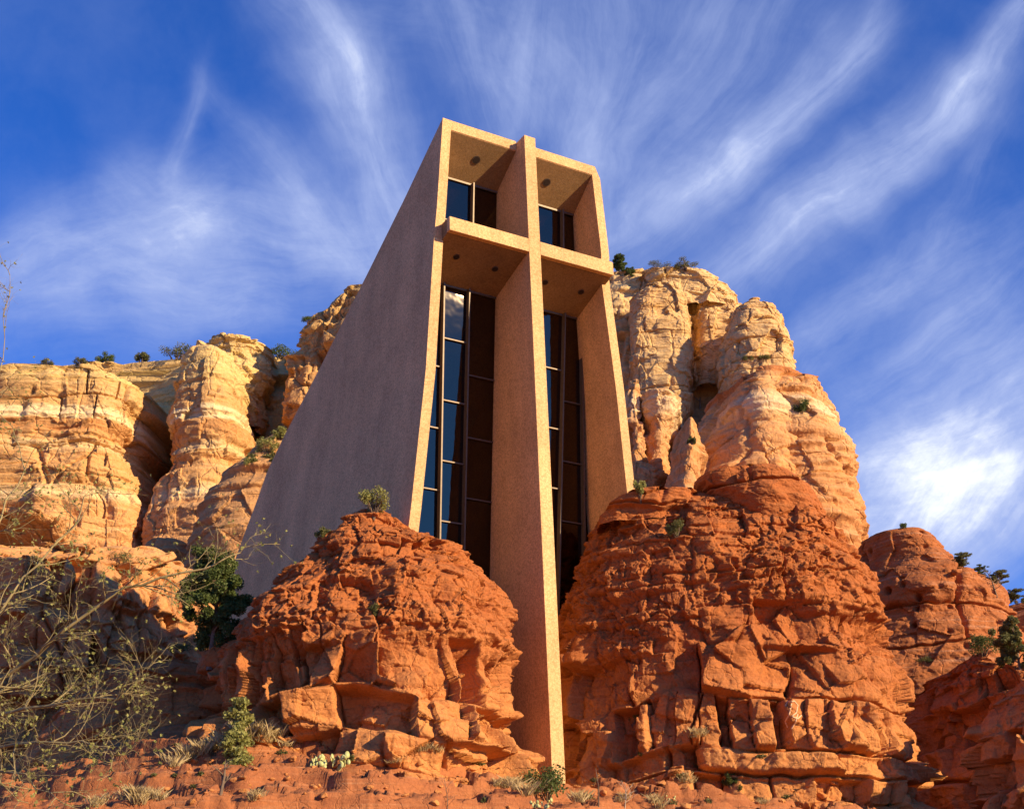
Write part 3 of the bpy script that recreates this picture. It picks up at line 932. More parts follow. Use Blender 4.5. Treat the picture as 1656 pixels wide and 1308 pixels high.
# banded cliffs behind on the left
Cm = dict(mat=M_cliff)
mass('cliff', [(-60, 612), (-120, 620), (-200, 1200)], [(600, 575), (620, 600), (640, 1200)],
     166., front=8., back=20., disp=disp_cliff(131, .6, (3, 7), 8, 1.2), nt=520, nz=420, powr=.3, n=5, bottom=10, **Cm)
mass('cliff', [(-40, 622), (-90, 628), (-140, 700), (-160, 1200)],
     [(150, 594), (232, 598), (246, 612), (248, 640), (240, 670), (244, 700), (226, 725), (236, 790), (244, 850), (250, 900), (260, 1200)],
     149., front=9., back=20., disp=disp_ledges(133), nt=700, nz=560, powr=.1, n=5, bottom=10, skew=.03, **Cm)
mass('cliff', [(318, 545), (308, 580), (290, 630), (280, 690), (284, 750), (264, 800), (246, 860), (238, 900), (230, 1200)],
     [(350, 542), (378, 560), (392, 600), (400, 640), (402, 690), (420, 705), (418, 735), (400, 770), (420, 850), (430, 1200)],
     149., front=8., back=16., disp=disp_ledges(137, .75), nt=480, nz=520, powr=.3, n=2.7, bottom=10, **Cm)
mass('cliff', [(345, 545), (340, 600), (350, 700)], [(415, 540), (432, 570), (428, 620), (410, 645), (420, 700)],
     155., front=5., back=10., disp=disp_cliff(139, .5, (3, 6), 5, .8), nt=300, nz=240, powr=.3, n=2.5, **Cm)
M_dome = rock_mat('brown_dome_sandstone', [(0, (0.496, 0.249, 0.100)), (.45, (0.531, 0.276, 0.100)), (.6, (0.637, 0.400, 0.167)), (.68, (0.496, 0.231, 0.075)), (.8, (0.549, 0.293, 0.100)), (.93, (0.584, 0.356, 0.125)), (1, (0.656, 0.463, 0.167))],
                  20, 84, (0.407, 0.178, 0.067), .4, .8, .02, .4, (0.620, 0.426, 0.218), .35)
mass('cliff', [(560, 462), (538, 470), (505, 500), (470, 535), (456, 570), (458, 610), (454, 660), (456, 700), (440, 760), (430, 900)],
     [(590, 455), (660, 460), (720, 520), (740, 900)],
     150., M_dome, front=6., back=16., disp=disp_cliff(141, .5, (2.5, 6), 6, 1.4, .09), nt=420, nz=460, powr=.4, n=2.4, bottom=10)
mass('cliff', [(455, 690), (420, 720), (390, 750), (370, 775), (340, 830), (318, 900), (310, 1000)], [(480, 690), (520, 760), (560, 900), (570, 1000)],
     118., M_dome, front=8., back=14., disp=disp_smooth(143, .8, .1, .6, 0, 1.), nt=360, nz=320, powr=.6, n=2.2, bottom=10)
mass('cliff', [(250, 870), (235, 905), (200, 1000)], [(300, 868), (330, 900), (360, 1000)],
     122., M_dome, front=5., back=8., disp=disp_smooth(147, .6, .14, .5, 0, .8), nt=240, nz=160, powr=.6, n=2.2, bottom=10)
mass('rocky_slope', [(120, 905), (20, 860), (-80, 850), (-250, 1000), (-260, 1200)], [(170, 905), (300, 908), (345, 930), (380, 1010), (420, 1150)],
     96., rock_mat('orange_sandstone', [(0, (0.464, 0.185, 0.063)), (.5, (0.512, 0.222, 0.077)), (.8, (0.560, 0.281, 0.105)), (1, (0.592, 0.326, 0.133))], 12, 34, (0.432, 0.163, 0.056), .8, .7, .05, .4, (0.560, 0.333, 0.168), .3),
     front=14., back=14., disp=disp_butte(151, .0, .12, 1.25), nt=640, nz=420, powr=.6, n=2.4, bottom=8)
mass('rock_mound', [(250, 1062), (200, 1072), (160, 1095), (90, 1180), (40, 1260), (-40, 1400)], [(330, 1064), (380, 1075), (440, 1100), (470, 1200), (480, 1300)],
     65., M_red, front=6., back=6., disp=disp_smooth(157, .4, .2, .3, 0, .35), nt=420, nz=300, powr=.6, n=2.3, bottom=5)

# ------------------------------------------------------------------ ground
xs = np.concatenate([-np.geomspace(2500, 31, 26), np.linspace(-30, 32, 720), np.geomspace(33, 2500, 26)])
ys = np.concatenate([-np.geomspace(2500, 5, 18), np.linspace(0, 40, 60), np.linspace(40.1, 64, 420), np.linspace(64.5, 120, 60), np.geomspace(125, 3500, 24)])
GX, GY = np.meshgrid(xs, ys)
ctrl = [(150, 1285, 48), (250, 1232, 50), (350, 1204, 51.5), (480, 1205, 52), (620, 1215, 52.5), (760, 1245, 54), (900, 1288, 57), (1000, 1294, 57),
        (1150, 1298, 56.5), (1300, 1310, 57), (1450, 1340, 58), (560, 1300, 48), (850, 1310, 50), (1100, 1332, 52), (0, 1330, 50), (300, 1308, 46), (1650, 1340, 58)]
cp = np.array([at(*c) for c in ctrl])


def gbase(y):
    return np.interp(y, [-3000, 0, 24, 42, 50, 58, 75, 130, 3500], [-3, 0, 1.5, 4.8, 8.0, 10.6, 12, 14, 20])


res = cp[:, 2]-gbase(cp[:, 1])
num = 0; den = 0
for (x, y, z), r in zip(cp, res):
    wgt = np.exp(-((GX-x)**2+(GY-y)**2)/(2*3.0**2))+1e-9
    num = num+wgt*r; den = den+wgt
far = np.exp(-np.maximum(np.abs(GX)-24, 0)/8)*sstep(30, 42, GY)*(1-sstep(70, 90, GY))
GZ = gbase(GY)+num/den*far
near = sstep(34, 42, GY)*(1-sstep(66, 76, GY))
terr = .5*fbm(GX*.12, GY*.12, 0*GX, 301, 4)
GZ = GZ+near*(.35*terr)+(1-near)*2.*terr
# beds outcropping as low steps
q = GZ*1.15+.5*fbm(GX*.22, GY*.22, 0*GX, 303, 3)
fl = np.floor(q); fr_ = q-fl
GZ = GZ+near*.75*(sstep(.66, .74, fr_)-fr_)/1.15
f1, f2, H, D3 = worley3(GX*1.6, GY*1.6, 0*GX, 305)
kn = hsh(H[0], H[1], H[2], 306)
patchy = sstep(-.1, .5, vnoise(GX*.35, GY*.35, 0*GX, 309))
GZ = GZ+near*(.12*patchy*(kn-.3)*(1-np.clip(f1*1.4, 0, 1))+.05*fbm(GX*1.7, GY*1.7, 0*GX, 307, 5, .6))
GZ = GZ+near*facets(GX, GY, 0*GX, 321, 1.9, .34)*sstep(-.35, .3, vnoise(GX*.3, GY*.3, 0*GX, 322))+near*facets(GX, GY, 0*GX, 323, .55, .16)
f1, f2, H, D3 = worley3(GX*4.6, GY*4.6, 0*GX, 315)
kn = hsh(H[0], H[1], H[2], 316)
GZ = GZ+near*.07*(kn > .6)*(1-patchy*.5)*(1-np.clip(f1*1.8, 0, 1))
r_, c_ = GX.shape
i = np.arange(r_-1)[:, None]*c_; j = np.arange(c_-1)[None, :]
ground = mesh('ground', np.stack([GX, GY, GZ], -1).reshape(-1, 3), np.stack([i+j, i+j+1, i+c_+j+1, i+c_+j], -1).reshape(-1, 4), M_ground)
tag(ground, kind='structure')
ROCKS.append(ground)

# ------------------------------------------------------------------ finding real surfaces in a bearing
BV = []
for o in ROCKS:
    me = o.data
    vs = np.empty(len(me.vertices)*3, dtype=np.float32); me.vertices.foreach_get('co', vs)
    fs = np.empty(len(me.loops), dtype=np.int32); me.loops.foreach_get('vertex_index', fs)
    BV.append((o, BVHTree.FromPolygons(vs.reshape(-1, 3).tolist(), fs.reshape(-1, 4).tolist())))


def hit(px, py, down=60):
    """first rock surface met in a bearing; looks lower until something is met"""
    for k in range(down):
        r = Vector(ray(px, py+k)).normalized()
        best = None
        for o, bv in BV:
            h = bv.ray_cast(Vector(CAM), r)
            if h[0] is not None and (best is None or h[3] < best[3]):
                best = h
        if best is not None:
            return np.array(best[0]), np.array(best[1])
    return at(px, py, 60.), np.array([0, -1, 0.])


def drop(x, y, z=200):
    best = None
    for o, bv in BV:
        h = bv.ray_cast(Vector((x, y, z)), Vector((0, 0, -1)))
        if h[0] is not None and (best is None or h[0][2] > best):
            best = h[0][2]
    return best if best is not None else 0.


def pxm(p):
    """metres per bearing unit at a point"""
    return float((np.asarray(p)-CAM) @ fwd)/FPX

# ------------------------------------------------------------------ plants
def leaves(V, Fq, centre, rad, n, size, rng, flat=1., shape=None):
    c = np.asarray(centre, float)
    d = rng.normal(size=(n, 3)); d /= np.linalg.norm(d, axis=1)[:, None]
    r = rng.random(n)**.45
    P = c + d*r[:, None]*np.array(rad)
    a = rng.normal(size=(n, 3)); a /= np.linalg.norm(a, axis=1)[:, None]
    b = np.cross(a, rng.normal(size=(n, 3))); b /= np.linalg.norm(b, axis=1)[:, None]
    s = size*(.6+.8*rng.random(n))[:, None]
    k = sum(len(v) for v in V)
    quad = np.stack([P-a*s*.5, P+b*s*.32, P+a*s*.6, P-b*s*.32], 1).reshape(-1, 3)
    V.append(quad)
    Fq.append(np.arange(4*n).reshape(-1, 4)+k)


def tube(V, Fq, pts, rads, n=6):
    pts = [np.asarray(p, float) for p in pts]
    k = sum(len(v) for v in V)
    vv = []
    for i, p in enumerate(pts):
        d = pts[min(i+1, len(pts)-1)]-pts[max(i-1, 0)]
        d = d/(np.linalg.norm(d)+1e-9)
        a = np.cross(d, [0.3, .1, 1.] if abs(d[2]) < .9 else [1., .2, 0]); a /= np.linalg.norm(a)
        b = np.cross(d, a)
        for q in range(n):
            t = 2*math.pi*q/n
            vv.append(p+(a*math.cos(t)+b*math.sin(t))*rads[i])
    V.append(np.array(vv))
    ff = []
    for i in range(len(pts)-1):
        for q in range(n):
            ff.append((k+i*n+q, k+i*n+(q+1) % n, k+(i+1)*n+(q+1) % n, k+(i+1)*n+q))
    Fq.append(np.array(ff))


def join(V, Fq):
    return np.concatenate(V), np.concatenate(Fq)


def plant(name, cat, label, base, h, wd, seed, mat, kind='bush', group=None, dens=1., leaf=.5, bark=M_bark):
    """plants with woody stem(s) and a crown of many small leaf clumps; base is a world point"""
    rng = np.random.default_rng(seed)
    t = empty(name, base)
    tag(t, label, cat, group)
    V, Fq, LV, LF = [], [], [], []
    if kind == 'tree':
        top = np.array([rng.normal()*.05*h, rng.normal()*.05*h, h*.92])
        mid = top*.5+np.array([rng.normal()*.05*h, 0, 0])
        tube(V, Fq, [(0, 0, -.03*h), (0, 0, .03*h), mid, top], [.030*h, .026*h, .018*h, .006*h], 7)
        nl = int(16*dens)
        for i in range(nl):
            z = h*(.28+.68*(i+.5)/nl)
            rr = wd*.5*math.sqrt(max(.08, 1-((z/h-.55)/.5)**2))*(.65+.5*rng.random())
            a = rng.random()*6.283
            e = np.array([math.cos(a)*rr*.75, math.sin(a)*rr*.75, z+.04*h*rng.normal()])
            st = mid*(z/h)*1.2; st[2] = z*.82
            tube(V, Fq, [st, (st+e)/2+[0, 0, .02*h], e], [.014*h, .01*h, .004*h], 5)
            for q in range(5):
                c = e+rng.normal(size=3)*np.array([rr*.3, rr*.3, h*.055])
                leaves(LV, LF, c, (wd*.12, wd*.12, h*.06), int(150*dens), leaf*.05*h, rng)
        nm = 'trunk'
    elif kind == 'cone':
        tube(V, Fq, [(0, 0, -.1*h), (0, 0, 0), (0.02*h, 0, h*.9)], [.04*h, .03*h, .008*h], 6)
        for i in range(int(40*dens)):
            z = h*(.08+.9*rng.random())
            rr = wd*.5*(1-(z/h)*.72)*(.5+.5*rng.random())*min(1, .55+z/h)
            a = rng.random()*6.283
            c = np.array([math.cos(a)*rr*.7, math.sin(a)*rr*.7, z])
            tube(V, Fq, [(0, 0, z*.85), c], [.01*h, .004*h], 4)
            leaves(LV, LF, c, (wd*.13, wd*.13, h*.06), int(110*dens), leaf*.055*h, rng)
        nm = 'trunk'
    else:
        ns = int(9*dens)+3
        for i in range(ns):
            a = rng.random()*6.283; rr = wd*.42*math.sqrt(rng.random())
            c = np.array([math.cos(a)*rr, math.sin(a)*rr, h*(.35+.5*rng.random())*(1-.35*(rr/(wd*.5))**2)])
            tube(V, Fq, [(0, 0, -.1*h), c*.5+[0, 0, .03*h], c], [.03*h, .02*h, .007*h], 4)
            leaves(LV, LF, c, (wd*.17, wd*.17, h*.2), int(110*dens), leaf*.10*h, rng)
        nm = 'stems'
    mesh(nm, *join(V, Fq), bark, t)
    mesh('crown', *join(LV, LF), mat, t)
    return t


def skyline(px, py):
    for k in range(-70, 90):
        r = Vector(ray(px, py+k)).normalized()
        if any(bv.ray_cast(Vector(CAM), r)[0] is not None for o, bv in BV):
            return py+k+2
    return py


def plant_at(px, py, hpx, wpx, name, cat, label, seed, mat, kind='bush', sink=.08, **kw):
    if 'left butte' not in label and any(q in label for q in ('rim', 'summit', 'crest', 'top of', 'far hill', 'gap between', 'rounded edge')):
        py = skyline(px, py)
    p, nrm = hit(px, py)
    m = pxm(p)
    p = p - np.array([0, 0, sink*hpx*m]) + np.array([0, .2*wpx*m*.5, 0])
    return plant(name, cat, label, p, hpx*m*1.08, wpx*m, seed, mat, kind, **kw)


plant_at(338, 1062, 176, 88, 'juniper_tree', 'tree', 'dark green juniper with bare lower trunk standing left of the chapel wall', 1, M_jun, 'tree', dens=1.9, leaf=.42)
_yj = at(384, 1204, 50.6)
_yj[2] = drop(_yj[0], _yj[1], 30)-.45
plant('young_juniper', 'tree', 'small bright green conical juniper on the ledge left of the rock butte', _yj, 2.9, 2.2, 2, M_yel, 'cone', dens=1.15, leaf=.75)
bush_list = [
    (604, 830, 50, 56, 'yellow green bush on the summit of the left butte beside the chapel wall', M_yel, 'shrub'),
    (520, 875, 28, 30, 'small pale bush on the left shoulder of the left butte against the wall', M_oli, 'shrub'),
    (608, 1000, 28, 26, 'tiny green shrub rooted in the middle of the left butte face', M_oli, 'shrub'),
    (884, 1296, 66, 116, 'dark round bush at the foot of the concrete cross', M_jun, 'shrub'),
    (1096, 868, 34, 34, 'green shrub under the cap ledge of the right butte', M_oli, 'shrub'),
    (1036, 806, 40, 20, 'narrow green bush at the lower end of the right chapel wall', M_yel, 'shrub'),
    (1026, 1172, 58, 36, 'green shrub on the broken ledge low on the right butte', M_oli, 'shrub'),
    (1182, 1272, 28, 28, 'small green bush at the bottom edge of the right butte', M_jun, 'shrub'),
    (1296, 672, 34, 30, 'dark green bush in the cleft high on the right cliff', M_jun, 'shrub'),
    (1118, 720, 20, 16, 'little green bush low in the crack of the right cliff', M_oli, 'shrub'),
    (1213, 588, 20, 26, 'bush on the ledge under the crown of the right cliff, left of its neighbour', M_oli, 'shrub'),
    (1238, 586, 16, 26, 'low bush on the right end of the ledge of the right cliff', M_oli, 'shrub'),
    (167, 578, 24, 32, 'dark pointed bush alone on the rim of the left cliff', M_jun, 'shrub'),
    (228, 580, 26, 24, 'small upright bush on the left cliff rim beside the wide scrub', M_oli, 'shrub'),
    (282, 592, 32, 66, 'wide olive scrub on the left cliff rim next to the rock pillar', M_oli, 'shrub'),
    (75, 604, 14, 26, 'low scrub near the left end of the cliff rim', M_oli, 'shrub'),
    (130, 600, 16, 24, 'low scrub on the rim left of the dark pointed bush', M_oli, 'shrub'),
    (452, 545, 34, 60, 'green bushy clump in the gap between pillar and brown dome', M_jun, 'shrub'),
    (500, 500, 14, 26, 'low bush on the rounded edge of the brown dome', M_jun, 'shrub'),
    (430, 735, 34, 44, 'yellowish bush on the slope below the brown dome', M_yel, 'shrub'),
    (455, 712, 26, 30, 'pale green bush nearest the chapel roof line on the slope', M_yel, 'shrub'),
    (408, 760, 24, 34, 'lowest pale scrub on the slope below the brown dome', M_yel, 'shrub'),
    (200, 920, 30, 60, 'olive scrub on the ledge left of the juniper', M_oli, 'shrub'),
    (285, 1062, 26, 80, 'dark low scrub at the foot of the juniper', M_jun, 'shrub'),
    (1590, 1062, 40, 60, 'dark scrub between the pitted dome and the shaded outcrop', M_jun, 'shrub'),
    (1462, 862, 12, 14, 'tiny lone bush on top of the pitted dome', M_jun, 'shrub'),
    (1500, 1075, 16, 40, 'low scrub on the top edge of the shaded outcrop', M_oli, 'shrub'),
    (1064, 446, 14, 44, 'dark scrub along the boulders on the summit of the right cliff', M_oli, 'shrub'),
    (1110, 470, 20, 40, 'scrub patch on the summit right of the boulders', M_oli, 'shrub'),
]
for i, (x, y, h, wd, lab, mt, cat) in enumerate(bush_list):
    plant_at(x, y, h, wd, 'bush', cat, lab, 20+i, mt, 'bush', dens=1.3, leaf=.75 if h < 30 else .6, group='bushes growing on the rocks and cliffs')
tree_list = [
    (1002, 456, 34, 26, 'dark conifer on the cliff summit touching the right arm of the cross', M_jun),
    (1020, 450, 22, 18, 'small conifer right of the one at the cross arm', M_jun),
    (1560, 968, 26, 30, 'leftmost tree on the far hill behind the pitted dome', M_oli),
    (1588, 966, 18, 22, 'small tree between its neighbours on the far hill', M_jun),
    (1618, 962, 26, 30, 'tree on the far hill just right of the bare snag', M_oli),
    (1646, 962, 26, 30, 'rightmost tree on the far hill crest', M_oli),
    (1652, 1090, 92, 54, 'big green juniper at the right edge beside the pitted dome', M_oli),
]
for i, (x, y, h, wd, lab, mt) in enumerate(tree_list):
    plant_at(x, y, h, wd, 'conifer', 'tree', lab, 70+i, mt, 'tree', dens=1., leaf=.8, group='trees on the hill and cliff tops')


def twigs(name, cat, label, base, segs, mat, seed, leaf_mat_=None, buds=0):
    rng = np.random.default_rng(seed)
    t = empty(name, base); tag(t, label, cat)
    V, Fq = [], []
    for pts, rd in segs:
        tube(V, Fq, [np.asarray(p)-np.asarray(base) for p in pts], rd, 5)
    mesh('branches', *join(V, Fq), mat, t)
    return t


# dead standing tree on the right cliff, snag on the far hill, stump and dry branches in front
def snag(px, py, hpx, label, seed, mat=M_dead, spread=.5, n=9, name='dead_tree', cat='dead tree', r0=.03):
    rng = np.random.default_rng(seed)
    p, _ = hit(px, py)
    m = pxm(p); h = hpx*m
    segs = []
    top = np.array([rng.normal()*.1*h, 0, h])
    segs.append(([p-[0, 0, .1*h], p+top*.5+[.04*h, 0, 0], p+top], [r0*h, r0*.7*h, .006*h]))
    for i in range(n):
        z = .2+.7*i/n
        a = p+top*z
        d = np.array([rng.choice([-1, 1])*(.3+rng.random()*.7), rng.normal()*.4, .35+rng.random()*.5])*h*spread*(1-z*.6)
        c = a+d*.5+rng.normal(size=3)*.03*h
        segs.append(([a, c, a+d], [r0*.45*h, r0*.3*h, .004*h]))
        for q in range(2):
            e = rng.normal(size=3)*.12*h; e[2] = abs(e[2])
            segs.append(([c, c+e], [r0*.2*h, .003*h]))
    return twigs(name, cat, label, p, segs, mat, seed)


snag(1132, 660, 62, 'pale bare tree in the cleft of the right cliff', 91)
snag(1612, 962, 46, 'thin bare snag rising from the far hill crest', 92, M_bark)
snag(356, 1284, 56, 'dark gnarled dead stump on the ledge at bottom left', 93, M_bark, .55, 8, 'dead_stump', 'dead stump', .06)
snag(1010, 1306, 40, 'pale dry twiggy branch at the bottom right of the cross foot', 94, M_dead, .8, 8, 'dry_branch', 'dry branch')
snag(968, 1304, 62, 'thin grey dead stem just right of the cross foot', 95, M_bark, .25, 5, 'dry_weed', 'dry weed', .02)
snag(724, 1316, 60, 'thin dark twig crossing the smooth slab below the left butte', 96, M_bark, .4, 5, 'dry_twig', 'dry twig', .015)


# prickly pears
def prickly_pear(px, py, hpx, wpx, n, label, seed, dist=None):
    rng = np.random.default_rng(seed)
    p, _ = hit(px, py)
    if dist:
        p = at(px, py, dist); p[2] = drop(p[0], p[1], 30)
    m = pxm(p); h, wd = hpx*m, wpx*m
    t = empty('prickly_pear', p); tag(t, label, 'cactus', 'prickly pear cacti on the ledge')
    k = 12
    for i in range(n):
        r = h*.13*(.7+.6*rng.random())
        c = np.array([(rng.random()-.5)*wd, (rng.random()-.5)*wd*.5, h*(.15+.55*rng.random())])
        a, tl = rng.random()*3.14, rng.normal()*.4
        M = np.array(Euler((tl, rng.normal()*.4, a)).to_matrix())
        V = []
        for s in (-1, 1):
            for q in range(k):
                th = 2*math.pi*q/k
                V.append(M @ np.array([math.cos(th)*r*.75, s*.10*r, math.sin(th)*r*(1+.12*math.sin(th))])+c)
        V.append(M @ np.array([0, -.22*r, 0])+c); V.append(M @ np.array([0, .22*r, 0])+c)
        F2 = [(q, (q+1) % k, k+(q+1) % k, k+q) for q in range(k)]
        F2 += [(q, 2*k, (q+1) % k) for q in range(k)] + [(k+q, k+(q+1) % k, 2*k+1) for q in range(k)]
        mesh('pad', V, F2, M_cac, t, smooth=True)


prickly_pear(536, 1222, 36, 62, 44, 'prickly pear cactus clump on the ledge below the left butte', 5, 50.3)
prickly_pear(876, 1312, 26, 34, 18, 'pale prickly pear in front of the bush at the cross foot', 6)
prickly_pear(1082, 1296, 14, 30, 8, 'small prickly pear at the base of the right butte', 7)

# grass
rng = np.random.default_rng(44)
V, Fq = [], []
tufts = [(400, 1196, 34), (422, 1202, 30), (366, 1208, 26), (440, 1196, 18), (300, 1226, 24), (322, 1222, 26), (280, 1236, 20), (340, 1214, 24), (230, 1292, 24), (210, 1296, 22), (250, 1290, 20), (420, 1290, 14),
        (830, 1276, 20), (850, 1282, 22), (810, 1270, 14), (1130, 1188, 16), (940, 1296, 20), (1060, 1300, 18), (700, 1212, 12), (1110, 1262, 12), (160, 1296, 16),
         (1240, 1296, 9), (640, 1230, 8), (470, 1206, 14), (1010, 1290, 12)]
bp = []; bf = []; kk = 0
for (x, y, h) in tufts:
    for sub in range(4):
        p, _ = hit(x+rng.normal()*9, y+rng.normal()*3)
        m = pxm(p)
        for b in range(60):
            q = p+np.array([rng.normal()*.10, rng.normal()*.10, -.03])
            d = np.array([rng.normal()*.35, rng.normal()*.35, 1.])*h*m*(.5+.6*rng.random())
            s = np.array([rng.normal(), rng.normal(), 0]); s = s/np.linalg.norm(s)*.006
            bp += [q-s, q+s, q+d*.6+s*.7+[0, 0, 0], q+d+[d[0]*.3, d[1]*.3, -.05*h*m]]
            bf.append((kk, kk+1, kk+2, kk+3)); kk += 4
g = mesh('grass', np.array(bp), np.array(bf), M_grs)
tag(g, 'tufts of dry yellow grass on the ledge and slope', 'grass', kind='stuff')


V, Fq = [], []
for i in range(120):
    x, y = rng.uniform(130, 1480), rng.uniform(1200, 1306)
    if rng.random() < .35:
        x, y = rng.uniform(380, 470)+rng.normal()*10, rng.uniform(700, 765)
    p, nr = hit(x, y)
    if nr[2] < .35:
        continue
    k = pxm(p)
    leaves(V, Fq, p+[0, 0, 2*k], (rng.uniform(4, 11)*k, 5*k, rng.uniform(2, 6)*k), 110, 3.2*k, rng)
g = mesh('ground_scrub', *join(V, Fq), M_oli)
tag(g, 'sparse low scrub dotted over the ledges and slopes', 'scrub', kind='stuff')


# loose stones
def boulder(p, r, seed, mat, label, group, name='boulder'):
    rng = np.random.default_rng(seed)
    nu, nv = 28, 18
    th = np.linspace(0, 2*np.pi, nu, endpoint=False); ph = np.linspace(.0001, np.pi-.0001, nv)
    T_, P_ = np.meshgrid(th, ph)
    x, y, z = np.cos(T_)*np.sin(P_), np.sin(T_)*np.sin(P_), np.cos(P_)
    for _ in range(11):
        a = rng.normal(size=3); a /= np.linalg.norm(a)
        c = .45+.32*rng.random()
        dd = x*a[0]+y*a[1]+z*a[2]
        s = np.maximum(dd-c, 0)
        x, y, z = x-a[0]*s, y-a[1]*s, z-a[2]*s
    k = 1+.10*fbm(x*2+seed, y*2, z*2, seed, 3)
    sx, sy, sz = 1, .6+.5*rng.random(), .38+.3*rng.random()
    V = np.stack([x*k*r*sx, y*k*r*sy, z*k*r*sz], -1).reshape(-1, 3)
    i = np.arange(nv-1)[:, None]*nu; j = np.arange(nu)[None, :]; j2 = (j+1) % nu
    o = mesh(name, V, np.stack([i+j, i+nu+j, i+nu+j2, i+j2], -1).reshape(-1, 4), mat)
    o.location = [float(c) for c in p]; o.rotation_euler = (0, 0, rng.random()*6)
    tag(o, label, 'boulder', group)
    return o


bl = [(1035, 441, 9), (1046, 438, 8), (1058, 437, 9), (1070, 438, 8), (1083, 441, 9), (1096, 446, 8), (1108, 452, 9), (1125, 455, 9), (1142, 460, 8), (1158, 472, 8)]
for i, (x, y, r) in enumerate(bl):
    p, _ = hit(x, skyline(x, y)+1)
    boulder(p+[0, .4, .2], r*.9*pxm(p), 400+i, M_tower, 'rounded pale boulder in the row along the very top of the right cliff', 'boulders along the cliff summit')
for i in range(170):
    x = rng.uniform(230, 1460); y = 1204+max(0, abs(x-480))*.07+rng.uniform(0, 80)
    if 840 < x < 960:
        continue
    p, _ = hit(x, y)
    boulder(p, (2.5+10*rng.random()**2.4)*pxm(p), 500+i, M_red, 'loose angular red stone fallen at the foot of the buttes', 'loose stones at the foot of the buttes', 'stone')
p, _ = hit(1540, 930)
boulder(p+[.35, 0, .2], .55, 620, M_red_r, 'dark rounded boulder perched on the right edge of the pitted dome', None)

# scratched mark on the right butte
def strip_on_rock(pts, wpx):
    V, Fq = [], []
    P = []
    for a, b in zip(pts[:-1], pts[1:]):
        n = max(2, int(math.hypot(b[0]-a[0], b[1]-a[1])/2))
        for k in range(n):
            P.append((a[0]+(b[0]-a[0])*k/n, a[1]+(b[1]-a[1])*k/n))
    P.append(pts[-1])
    W3 = []
    for q in P:
        h, nr = hit(*q)
        W3.append(h - ray(*q)*.0004)
    run = [W3[0]]
    for q in W3[1:]+[None]:
        if q is None or abs(q[1]-run[-1][1]) > .35:
            if len(run) > 1:
                tube(V, Fq, run, [wpx*pxm(run[0])]*len(run), 5)
            run = []
        if q is not None:
            run.append(q)
    return V, Fq


GV, GF = [], []
for stroke in ([(1276, 1136), (1284, 1133), (1290, 1140), (1288, 1152), (1280, 1158), (1290, 1162), (1296, 1156)],
               [(1270, 1142), (1274, 1134), (1280, 1134)], [(1280, 1138), (1276, 1156), (1270, 1166), (1274, 1176)], [(1290, 1154), (1286, 1168), (1280, 1178)]):
    v, f = strip_on_rock(stroke, 1.3)
    k = sum(len(a) for a in GV)
    for a, b in zip(v, f):
        GV.append(a); GF.append(b+k)
    # (indices of one stroke already count from its own start)
g = mesh('rock_scratching', *join(GV, GF), M_chalk)
tag(g, 'pale looping figure scratched into the smooth face of the right butte', 'graffiti')

# ------------------------------------------------------------------ bare tree in the left foreground
def grow(V, Fq, V2, F2, p, d, L, r, depth, rng, buds):
    n = 5
    pts = [p]; q = p.copy(); dd = d/np.linalg.norm(d)
    for i in range(n):
        dd = dd+rng.normal(size=3)*.17+np.array([0, 0, .015])
        dd /= np.linalg.norm(dd)
        q = q+dd*L/n
        pts.append(q.copy())
    rads = [r*(1-.55*i/n) for i in range(n+1)]
    tube(V if depth < 2 else V2, Fq if depth < 2 else F2, pts, rads, 6 if depth < 2 else 4)
    if depth >= 5 or r < .0012:
        buds.append(pts[-1]); return
    nc = 4 if depth == 2 else 3
    for i in range(nc):
        k = rng.integers(1, n+1)
        s = np.cross(dd, rng.normal(size=3)); s /= np.linalg.norm(s)
        nd = dd*.75+s*(.55+.45*rng.random())
        grow(V, Fq, V2, F2, pts[k], nd, L*(.48+.25*rng.random()), rads[k]*.62, depth+1, rng, buds)
    if depth > 1:
        buds.append(pts[2])


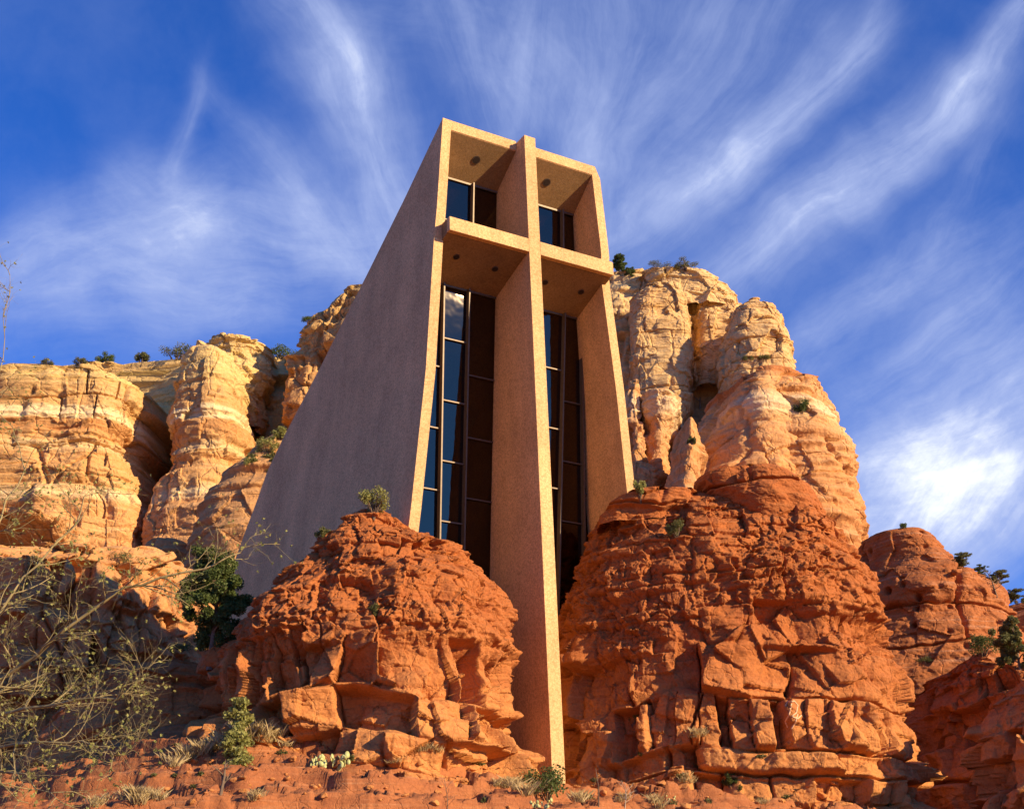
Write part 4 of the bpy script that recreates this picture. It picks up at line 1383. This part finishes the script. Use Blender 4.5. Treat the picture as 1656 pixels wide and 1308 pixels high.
def bare_tree(stems, label, seed):
    rng = np.random.default_rng(seed)
    base = np.array([-5.6, 12.5, -.1])
    t = empty('bare_tree', base); tag(t, label, 'tree')
    V, Fq, V2, F2, buds = [], [], [], [], []
    tube(V, Fq, [base-base, np.array([.1, .1, 1.0]), np.array([.3, .2, 2.0])], [.11, .09, .07], 8)
    st = base+np.array([.3, .2, 2.0])
    for (pts, r) in stems:
        P = [st]+[at(*q) for q in pts]
        # smooth main limb
        full = []
        for a, b in zip(P[:-1], P[1:]):
            for k in range(4):
                full.append(a+(b-a)*k/4+rng.normal(size=3)*.018*(k > 0))
        full.append(P[-1])
        n = len(full)
        rads = [r*(1-.8*i/(n-1)) for i in range(n)]
        tube(V, Fq, [f-base for f in full], rads, 6)
        for i in range(4, n):
            for c in range(2 if rng.random() < .45 else 1):
                d = full[min(i+1, n-1)]-full[i-1]; d /= np.linalg.norm(d)
                s = np.cross(d, rng.normal(size=3)); s /= np.linalg.norm(s)
                grow(V, Fq, V2, F2, full[i]-base, d*.7+s*(.5+.5*rng.random()), .62*(1.15-.5*i/n)*(.5+.6*rng.random()), max(rads[i]*.6, .0048), 2, rng, buds)
    mesh('limbs', *join(V, Fq), M_twig, t)
    mesh('twigs', *join(V2, F2), M_twig, t)
    LV, LF = [], []
    for b in buds:
        if rng.random() < .5:
            leaves(LV, LF, b, (.012, .012, .012), 4, .024, rng)
    mesh('buds', *join(LV, LF), M_yel, t)


bare_tree([([(-80, 1160, 12.2), (60, 1060, 11.8), (200, 950, 11.6), (330, 920, 11.6), (395, 884, 11.7)], .024),
           ([(-60, 1180, 12.0), (40, 1145, 11.4), (190, 1130, 11.2), (240, 1080, 11.2)], .022),
           ([(-70, 1210, 12.0), (60, 1200, 11.2), (150, 1205, 11.0), (200, 1220, 10.9)], .02),
           ([(-90, 1120, 12.3), (20, 960, 12.2), (110, 860, 12.4), (150, 790, 12.6)], .021),
           ([(-100, 1080, 12.6), (-10, 860, 12.9), (40, 760, 13.1), (20, 690, 13.2)], .018),
           ([(-80, 1240, 11.8), (30, 1250, 11.2), (90, 1290, 11.0)], .019),
           ([(-100, 1020, 12.9), (-30, 700, 13.6), (5, 580, 13.9), (16, 445, 14.2)], .013)],
          'leafless branching tree with olive bark filling the lower left corner', 8)
